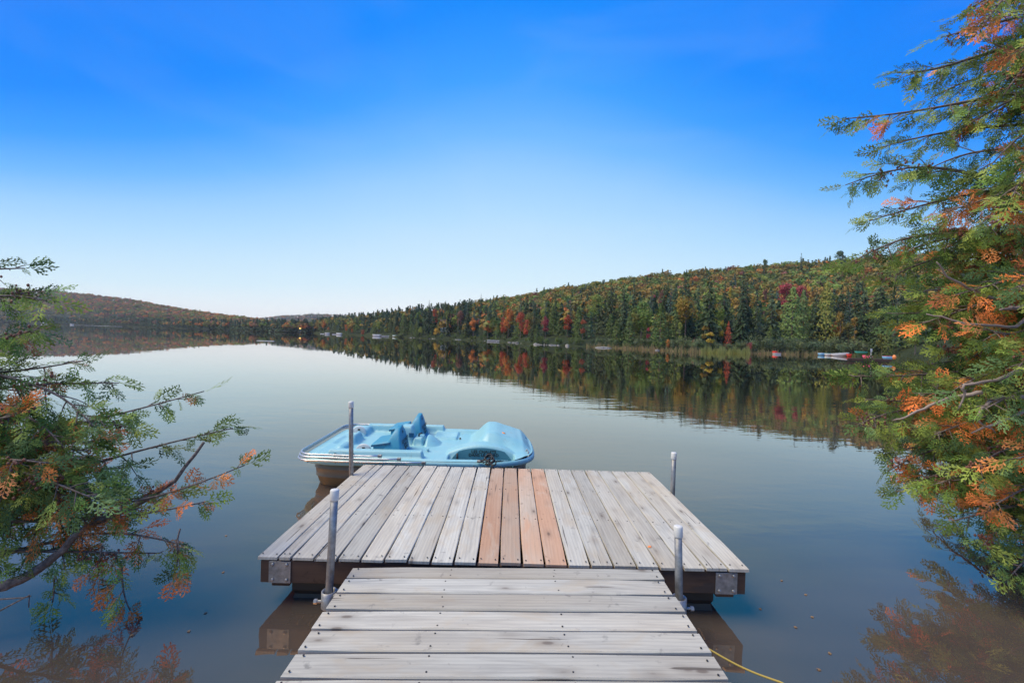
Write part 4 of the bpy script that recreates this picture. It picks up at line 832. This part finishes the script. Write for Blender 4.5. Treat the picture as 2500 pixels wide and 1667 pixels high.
MB().tube([(1.24, -.06, .352), (1.24, -.06, .362)], .013, 10).build('drain_plug', M['black'], boat)
MB().tube([(1.19, -.40, .35), (1.215, -.37, .38), (1.23, -.42, .36), (1.22, -.44, .345)], .007, 6).build('cleat', M['galv'], boat, True)
MB().tube([(-1.08, .32, .36), (-1.03, .34, .42), (-.96, .34, .42), (-.93, .34, .36)], .014, 8).build('grab_handle', M['seat_dk'], boat, True)
MB().tube([(1.02, .05, .452), (1.06, .0, .462), (1.10, .03, .448), (1.07, .08, .444), (1.13, -.03, .438)], .004, 5).build('cord', M['white'], boat, True)
# folded canopy tubes wrapped round the bow
for k, (zz, off, ue) in enumerate(((.385, .030, -.42), (.358, .042, -.21), (.325, .052, .06))):
    pts = []; a_, b_ = 1.30 + off, .775 + off * .9; r = .20
    ue2 = min(.1, ue + .2); pts.append((ue, -b_, zz)); 
    for u in np.linspace(ue, -a_ + r, 8)[1:]: pts.append((u, -b_, zz + .006 * math.sin(u * 3)))
    for j in range(1, 8): a = math.radians(270 - 90 * j / 8); pts.append((-a_ + r + r * math.cos(a), -b_ + r + r * math.sin(a), zz))
    for v in np.linspace(-b_ + r, b_ - r, 8): pts.append((-a_, v, zz + .01 * k))
    for j in range(1, 8): a = math.radians(180 - 90 * j / 8); pts.append((-a_ + r + r * math.cos(a), b_ - r + r * math.sin(a), zz + .01 * k))
    for u in np.linspace(-a_ + r, ue2, 8): pts.append((u, b_, zz + .01 * k))
    rl = MB().tube(pts, .0095, 10).build('canopy_tube', M['chrome'], boat, True)
    MB().box(ue - .02, ue + .02, -b_ - .014, -b_ + .014, zz - .018, zz + .016, ch=.004).build('tube_end', M['galv'], rl)
# black mooring line coiled on the gunwale
mr = thing('mooring_line', 'knotted black mooring line between the pedal boat and the dock edge', 'rope', (-.20, 4.60, .335))
b = MB(); rg = np.random.default_rng(5)
for k in range(5):
    a0 = rg.uniform(0, 6.28); cx, cz = rg.uniform(-.03, .04), rg.uniform(.0, .03); r = rg.uniform(.035, .06); ti = rg.uniform(-.6, .6)
    P = [(cx + math.cos(a) * r, -.03 + math.sin(a) * r * .8 + .01 * k, cz + .02 + .028 * math.sin(a + ti) + .006 * k) for a in np.linspace(a0, a0 + 5.9, 22)]; b.tube(P, .0075, 6)
b.tube([(-.13, .06, .02), (-.06, .03, .03), (0, 0, .03), (.03, -.06, .02), (.045, -.11, -.005)], .007, 6); b.tube([(.0, -.02, .03), (.02, -.07, .02), (.03, -.115, -.005)], .006, 6)
b.build('coil', M['black'], mr, True); MB().tube([(-.14, .055, .01), (-.08, .05, .018)], [.014, .012], 8).build('hook', M['galv'], mr, True)
# yellow line tied under the gangway
A = at(1738, 1588, 1.93); B_ = at(1905, 1664, 1.80); C_ = B_ + (B_ - A) * 6; C_[2] = .12
yr = [A + (B_ - A) * s + np.array([0, 0, -.012 * math.sin(math.pi * s)]) for s in np.linspace(-.12, 1, 12)] + [B_ + (C_ - B_) * s + np.array([0, 0, -.05 * math.sin(math.pi * s)]) for s in np.linspace(.1, 1, 10)]
o = MB().tube(yr, .0042, 8).build('rope', M['rope_y'], None, True, label='thin yellow rope stretched from the gangway side over the water', category='rope')

lf = MB().add([(-.02, 0, 0), (-.008, -.012, .004), (.004, -.018, .001), (.012, -.006, .006), (.028, 0, .003), (.012, .007, .007), (.004, .018, .002), (-.008, .011, .005)], [(0, 1, 2, 3, 4, 5, 6, 7)]).mesh('leaf', M['orangep'])
pt = at(1585.6, 1334.6, 2.8); dl = np.array([0, 0, EYE]); zt3 = .3235; k = (zt3 - EYE) / (pt[2] - EYE); P3 = dl + (pt - dl) * k
o = obj('leaf', lf, None, label='small dry orange leaf lying on the right half of the dock', category='leaf'); o.location = tuple(P3); o.rotation_euler = (0, 0, .6); o.scale = (.8, .8, .8)
M['leafw'] = mat('wet_leaf', (.20, .12, .05), .6)
lf2 = lf.copy(); lf2.materials.clear(); lf2.materials.append(M['leafw'])
for i, (px, py) in enumerate([(2008, 1510), (2055, 1600), (2030, 1640), (1930, 1420), (1968, 1535), (1990, 1455), (560, 1400), (565, 1310), (520, 1500), (480, 1545), (1880, 1490), (340, 1555)]):
    Zw = F_PX * EYE / (py - hor(px)); o = obj('floating_leaf', lf2, None, label='tiny brown leaf floating on the near water ' + ('right of the gangway' if px > 1000 else 'left of the gangway'), category='leaf', group='leaves floating on the near water'); o.location = (px2a(px) * Zw, Zw, .002); o.rotation_euler = (0, 0, i * 1.3); o.scale = (.55, .55, .4)

# ------------------------------------------------------------------ cedars in the foreground
def spray(seed, Lr=.15):
    rg = np.random.default_rng(seed); Q = []
    def kite(p, d, l, w):
        d = d / np.linalg.norm(d); n_ = np.array([-d[1], d[0], 0.]); Q.append((p, p + d * l * .45 + n_ * w, p + d * l, p + d * l * .45 - n_ * w))
    s = .012; side = 1; P = np.zeros(3); bend = rg.normal() * .6
    def rp_(s): return np.array([s, bend * s * s, 0])
    for j in range(5): a, b_ = rp_(Lr * j / 5), rp_(Lr * (j + 1) / 5); kite(a, b_ - a, np.linalg.norm(b_ - a) * 1.05, .0030)
    while s < Lr * .97:
        p = rp_(s); ang = side * math.radians(rg.uniform(34, 52)) + 2 * bend * s; d = np.array([math.cos(ang), math.sin(ang), rg.normal() * .12]); l = (.070 * (1 - s / Lr) ** .65 * min(1, .45 + s / .05) + .010) * rg.uniform(.8, 1.15)
        kite(p, d, l, .0040); q = .012; s2 = 1
        while q < l * .92:
            a2 = ang + s2 * math.radians(rg.uniform(30, 46)); kite(p + d * q, np.array([math.cos(a2), math.sin(a2), d[2] + rg.normal() * .15]), (.018 * (1 - q / l) + .009) * rg.uniform(.8, 1.2), .0038); q += .0115; s2 = -s2
        s += .0122; side = -side
    V = np.array(Q).reshape(-1, 3); V[:, 2] -= V[:, 0] ** 2 * 1.6 + V[:, 1] ** 2 * 1.2
    return V
SPR = [spray(i, l) for i, l in enumerate((.15, .13, .16, .11, .14, .12))]
GREEN = [(.070, .120, .026), (.105, .150, .030), (.070, .120, .046), (.135, .170, .035), (.030, .055, .018), (.12, .15, .035)]
RUST = [(.48, .135, .038), (.40, .11, .028), (.46, .17, .055), (.20, .065, .025)]
def tubeV(P, R, n=6):
    b = MB(); b.tube(P, R, n, cap=False); return b
def curve(P0, P1, sag, n, wob, rg):
    s = np.linspace(0, 1, n)[:, None]; P = P0 + (P1 - P0) * s; P[:, 2] += sag * np.sin(np.pi * s[:, 0]) * np.linalg.norm(P1 - P0); L_ = np.linalg.norm(P1 - P0)
    wv_ = rg.normal(size=(2, 3)) * wob * L_; return P + np.sin(np.pi * s) * wv_[0] * .6 + np.sin(2 * np.pi * s) * wv_[1] * .5
def bough(tree_o, P0, P1, seed, r0=.012, sag=.04, dens=1., rust=.25, start=.12, tw=.30, droop=.35, cones=0, up=0., sc=1.):
    tw *= sc; r0 *= sc
    rg = np.random.default_rng(seed); L0 = np.linalg.norm(P1 - P0); C = curve(P0, P1, sag, 14, .04, rg); b = MB(); b.tube(C, np.linspace(r0, .0022 * sc, 14), 6)
    VV = []; CC = []; cone_pts = []
    s = start; side = 1; acc = np.linspace(0, 1, 14)
    ph = rg.uniform(0, 6.28, 4)
    def putspray(p, d, k_):
        k_ = k_ * sc * .78
        d = d / np.linalg.norm(d); nn = rg.normal(size=3); nn += np.array([0, -.5, .6]); nn -= d * (nn @ d); nn /= np.linalg.norm(nn); bb = np.cross(nn, d)
        V = SPR[rg.integers(6)] * k_; W_ = p + V[:, :1] * d + V[:, 1:2] * bb + V[:, 2:] * nn
        rv = math.sin(p[0] * 7 / sc + ph[0]) * math.sin(p[2] * 8 / sc + ph[1]) + math.sin(p[0] * 17 / sc + ph[2]) * .5 + rg.normal() * .38
        isr = rv > (1.25 - rust * 2.3)
        c = np.array(RUST[rg.integers(4)] if isr else GREEN[rg.integers(6)]) * rg.uniform(.75, 1.25)
        n4 = len(V); grad = (V[:, :1] / (.15 * sc)); cc = np.repeat(c[None], n4, 0) * (1 + np.repeat(rg.normal(size=(n4 // 4, 1)), 4, 0) * .20)
        if isr: k3 = np.clip(1 - V[:, :1] / (.09 * sc), 0, 1) * .55; cc = cc * (1 - k3) + np.array([.13, .10, .03]) * k3
        if not isr: cc = cc * (1 - .0 * grad) + np.clip(grad, 0, 1) * np.array([.012, .020, .0])
        VV.append(W_); CC.append(cc)
    while s < 1.0:
        p = np.array([np.interp(s, acc, C[:, k]) for k in range(3)]); i = min(12, int(s * 13)); d = C[i + 1] - C[i]; d /= np.linalg.norm(d)
        lt = tw * (1 - .62 * s) * rg.uniform(.55, 1.15) * min(1, .35 + (1 - s) * 2.2)
        ang = side * math.radians(rg.uniform(30, 62)); ref = np.array([0, -.35, .94]) + rg.normal(size=3) * .4; ref -= d * (ref @ d); ref /= np.linalg.norm(ref); sd_ = np.cross(ref, d)
        dt = d * math.cos(ang) + sd_ * math.sin(ang) + np.array([0, 0, up * .5]) + ref * rg.normal() * .25; dt /= np.linalg.norm(dt)
        P2 = p + dt * lt + np.array([0, 0, -droop * lt * rg.uniform(.3, 1)]); Ct = curve(p, P2, .05, 6, .03, rg); b.tube(Ct, np.linspace(.0028, .0012, 6) * sc, 4, cap=False)
        m_ = max(2, int(lt / .0205 / sc * dens)); 
        for j in range(m_):
            f = (j + .7) / m_; q = np.array([np.interp(f, np.linspace(0, 1, 6), Ct[:, k]) for k in range(3)]); dd = (P2 - p) / (np.linalg.norm(P2 - p) + 1e-9)
            a2 = (1 if j % 2 else -1) * math.radians(rg.uniform(25, 55)); r2 = rg.normal(size=3); r2 -= dd * (r2 @ dd); r2 /= np.linalg.norm(r2); putspray(q, dd * math.cos(a2) + r2 * math.sin(a2) + np.array([0, 0, -droop * .7]), rg.uniform(.50, .95) * (1 - .25 * f))
        putspray(P2, (P2 - p), rg.uniform(.6, .9))
        if cones and rg.random() < .16 * cones: cone_pts.append(P2 * .4 + p * .6)
        s += .046 * sc / max(.4, L0) / max(.5, dens) * rg.uniform(.7, 1.3); side = -side
    putspray(C[-1], C[-1] - C[-2], 1.0)
    br = b.build('branch', M['bark'], tree_o, True)
    V = np.concatenate(VV); obj('foliage', npmesh('foliage', V, np.arange(len(V)).reshape(-1, 4), [M['cedar']], colr=np.clip(np.concatenate(CC), .005, 1)), br, kind='stuff')
    if cone_pts:
        cb = MB()
        for cpt in cone_pts:
            for j in range(rg.integers(9, 20)):
                o3 = cpt + rg.normal(size=3) * .016 * sc; s3 = rg.uniform(.0035, .0055) * sc; cb.rings([[tuple(o3 + np.array([math.cos(k * 1.2566) * r, math.sin(k * 1.2566) * r, z]) * s3) for k in range(5)] for r, z in ((.4, -1.2), (1, -.2), (.9, .5), (.2, 1.3))])
        cb.build('cone_cluster', M['cone'], br, True, kind='stuff')
    return br
M['cone'] = mat('cedar_cones', (.17, .07, .045), .7)

rt = thing('cedar_tree', 'large cedar on the right with rusty foliage leaning over the water', 'tree', (0, 0, 0))
lt_ = thing('cedar_tree', 'cedar on the left reaching rusty tipped boughs over the lake', 'tree', (0, 0, 0))
def trunkline(x, y, h, lean, tree_o, r=.11):
    P = [(x + lean[0] * s * h, y + lean[1] * s * h, -.2 + s * h) for s in np.linspace(0, 1, 9)]
    MB().tube(P, np.linspace(r, .02, 9), 14).build('trunk', M['bark'], tree_o, True)
RTX, RTY = 5.05, 3.5; LTT = (-3.75, 2.45)
trunkline(RTX, RTY, 6.6, (-.01, .02), rt, .17); trunkline(*LTT, 4.2, (-.02, .02), lt_, .12)
def tr(z, s=0.): z = EYE + (z - EYE) * 1.75; z = max(.35, z); return np.array([RTX - .01 * z, RTY + .02 * z + s, z])
# (tip px, tip py, depth of tip, height on trunk, rust, density)
RB = [(2330, 30, 1.9, 3.6, .35, 1.0), (2275, 92, 1.8, 3.35, .25, 1.1), (2330, 150, 2.1, 3.3, .3, 1.0), (2168, 178, 1.85, 3.05, .12, 1.15), (2250, 240, 2.1, 3.0, .12, 1.0), (2380, 60, 1.5, 3.5, .5, 1.1), (2430, 230, 1.6, 3.3, .3, 1.1),
 (2044, 290, 1.75, 2.75, .15, 1.1), (2130, 360, 2.0, 2.75, .22, 1.0), (2042, 452, 1.8, 2.45, .12, 1.2), (2120, 540, 1.95, 2.4, .15, 1.1), (2230, 420, 2.2, 2.7, .3, .9), (2300, 330, 1.7, 2.9, .2, 1.0), (2400, 400, 1.5, 2.8, .3, 1.1),
 (2190, 620, 2.2, 2.2, .3, .9), (2076, 640, 1.7, 2.15, .08, 1.3), (2150, 690, 1.9, 2.05, .25, 1.1), (2300, 520, 1.6, 2.5, .35, 1.0), (2260, 640, 1.9, 2.3, .35, 1.0), (2420, 560, 1.5, 2.4, .35, 1.1),
 (2195, 750, 2.0, 1.95, .3, 1.1), (2175, 765, 1.8, 1.8, .2, 1.2), (2250, 790, 1.6, 1.9, .35, 1.1), (2330, 720, 1.5, 2.1, .3, 1.1), (2265, 890, 1.9, 1.7, .35, 1.1), (2300, 850, 1.7, 1.8, .35, 1.1), (2400, 800, 1.4, 1.9, .35, 1.1),
 (2078, 918, 1.7, 1.55, .15, 1.1), (2110, 975, 1.85, 1.45, .2, 1.1), (2230, 960, 1.6, 1.55, .35, 1.1), (2330, 950, 1.45, 1.6, .35, 1.1), (2095, 1035, 1.7, 1.3, .15, 1.2), (2180, 1060, 1.9, 1.25, .3, 1.1), (2280, 1060, 1.5, 1.35, .4, 1.1), (2400, 1000, 1.35, 1.5, .35, 1.1),
 (2165, 1150, 1.75, 1.1, .2, 1.2), (2200, 1200, 1.65, 1.0, .3, 1.2), (2290, 1180, 1.5, 1.1, .35, 1.2), (2380, 1140, 1.4, 1.2, .35, 1.2), (2330, 1270, 1.5, .9, .3, 1.1), (2430, 1230, 1.35, 1.0, .35, 1.1), (2400, 1330, 1.45, .8, .2, .9), (2470, 1400, 1.4, .7, .15, .7), (2470, 120, 1.35, 3.3, .4, 1.1), (2480, 700, 1.3, 2.0, .35, 1.1), (2470, 480, 1.3, 2.5, .3, 1.1), (2480, 900, 1.3, 1.7, .35, 1.1), (2480, 1120, 1.3, 1.3, .35, 1.1)]
for j in range(66):
    py = random.uniform(60, 1300) if j % 2 else random.uniform(520, 1300); lim = np.interp(py, [0, 300, 560, 900, 1150, 1300], [2440, 2330, 2240, 2120, 2190, 2380]); px = random.uniform(lim, 2520)
    if 800 < py < 905 and px < 2310: continue
    RB.append((px, py, random.uniform(1.6, 2.3), float(np.clip(EYE - (py - 850) * 1.9 / F_PX + random.uniform(-.3, .3), .5, 3.6)), random.choice((.15, .25, .35)), 1.0))
for i, (px, py, Z, zt2, ru, de) in enumerate(RB):
    bough(rt, tr(zt2 + .10), at(px + (22 if py < 480 else 2), py, Z * 2.0), 200 + i, .012, .03 if zt2 < 2 else .06, de, ru, .24, .225, .40, 1.0 if ru < .3 and 1.0 < zt2 < 2.6 else .35, sc=1.8)
# bare grey branches among the foliage of the right cedar
BB = [[(2600, 770, 1.6), (2450, 740, 1.5), (2370, 705, 1.45), (2310, 672, 1.42), (2290, 640, 1.4)], [(2600, 730, 1.55), (2470, 752, 1.42), (2440, 757, 1.4)], [(2600, 880, 1.5), (2500, 900, 1.35), (2430, 928, 1.33), (2355, 940, 1.33), (2352, 965, 1.34), (2340, 1000, 1.35)], [(2600, 950, 1.5), (2480, 1015, 1.35), (2400, 1045, 1.36), (2370, 1058, 1.38)], [(2500, 970, 1.36), (2430, 970, 1.35), (2395, 1000, 1.34), (2388, 1030, 1.34), (2430, 1055, 1.36)], [(2400, 958, 1.35), (2340, 965, 1.38), (2280, 985, 1.4), (2215, 1015, 1.42), (2180, 1028, 1.45)], [(2600, 690, 1.6), (2480, 800, 1.45), (2360, 790, 1.4), (2260, 765, 1.42)]]
for j, pl in enumerate(BB):
    P = np.array([at(q[0], q[1], q[2] * 2.1) for q in pl]); n = 16; s = np.linspace(0, 1, len(P)); s2 = np.linspace(0, 1, n); P = np.stack([np.interp(s2, s, P[:, k]) for k in range(3)], 1); P += rng.normal(size=P.shape) * .004
    MB().tube(P, np.linspace(.015, .004, n) * (1.5 if j in (1,) else 1), 7).build('bare_branch', mat('grey_dead_twig', (.27, .22, .20), .85) if j == 0 else bpy.data.materials['grey_dead_twig'], rt, True)
def tl(z): z = max(.3, EYE + (z - EYE) * 1.75); return np.array([LTT[0] - .02 * z, LTT[1] + .02 * z, z])
LS = 1.82
LB = [(60, 655, 1.5, 1.75, .0, .6, .3), (115, 735, 1.45, 1.7, .02, 1.2, .3), (95, 800, 1.35, 1.6, .05, 1.3, .3), (205, 880, 1.5, 1.45, .08, .9, .28), (290, 935, 1.55, 1.4, .25, .9, .25), (320, 1045, 1.5, 1.3, .3, 1.0, .28), (60, 1000, 1.25, 1.35, .5, 1.1, .3), (225, 1080, 1.35, 1.2, .3, 1.2, .3), (310, 1140, 1.45, 1.2, .1, 1.3, .28), (120, 1130, 1.2, 1.2, .2, 1.3, .3), (250, 1210, 1.3, 1.1, .25, 1.2, .28), (520, 955, 1.5, 1.0, .25, .8, .20), (590, 1045, 1.5, .9, .2, .85, .20), (620, 1135, 1.48, .85, .45, .6, .16), (520, 1225, 1.4, .85, .5, .6, .18), (470, 1330, 1.35, .75, .35, .8, .22), (390, 1350, 1.35, .75, .3, .9, .22), (340, 1240, 1.35, .9, .25, 1.1, .26), (430, 1200, 1.45, .9, .3, .8, .22)]
for j in range(13):
    py = random.uniform(1000, 1250); px = random.uniform(-60, np.interp(py, [985, 1265], [220, 260]))
    LB.append((px, py, random.uniform(1.2, 1.6), float(np.clip(EYE - (py - 800) * 1.3 / F_PX + random.uniform(-.1, .2), .6, 1.8)), random.choice((.1, .3, .45)), 1.0, .28))
for i, (px, py, Z, zt2, ru, de, tw) in enumerate(LB):
    P0 = tl(zt2)
    bough(lt_, P0, at(px - (22 if px > 450 else 0), py, Z * LS), 400 + i, .009, .03, de, ru, .25 if px < 400 else .40, tw * .68, .45, .8 if px < 450 else .5, sc=1.6)
# main low limb and hanging tassels on the left
P = np.array([at(q[0], q[1], q[2] * LS) for q in ((-160, 1480, 1.2), (0, 1432, 1.25), (60, 1410, 1.27), (130, 1365, 1.3), (200, 1290, 1.33), (330, 1235, 1.4), (420, 1180, 1.43), (500, 1080, 1.47))]); s = np.linspace(0, 1, 8); s2 = np.linspace(0, 1, 24); P = np.stack([np.interp(s2, s, P[:, k]) for k in range(3)], 1) + rng.normal(size=(24, 3)) * .003
P = np.concatenate([tl(.72)[None], P]); MB().tube(P, np.linspace(.032, .008, 25), 8).build('branch', M['bark'], lt_, True)
for (x0, y0, x1, y1) in ((295, 1370, 318, 1490), (140, 1390, 128, 1470), (250, 1330, 240, 1400), (440, 1290, 425, 1405)):
    bough(lt_, at(x0, y0, 2.44), at(x1, y1, 2.44), 600 + x0, .003, 0, .8, .4, .2, .05, .5, sc=1.5)
for pl in ([(-60, 1530, 1.2), (0, 1490, 1.2), (72, 1452, 1.2), (70, 1482, 1.2)], [(-60, 1465, 1.22), (0, 1462, 1.22), (60, 1458, 1.21), (76, 1454, 1.2)]):
    P = np.array([at(q[0], q[1], q[2] * LS) for q in pl]); MB().tube(P, np.linspace(.005, .0025, 4), 5).build('bare_branch', M['bark'], lt_, True)
print('individual trees', n_ind, 'tris', sum(sum(len(p.vertices) - 2 for p in m.polygons) for m in bpy.data.meshes if len(m.polygons) < 3000) + sum(len(m.polygons) * 2 for m in bpy.data.meshes if len(m.polygons) >= 3000))
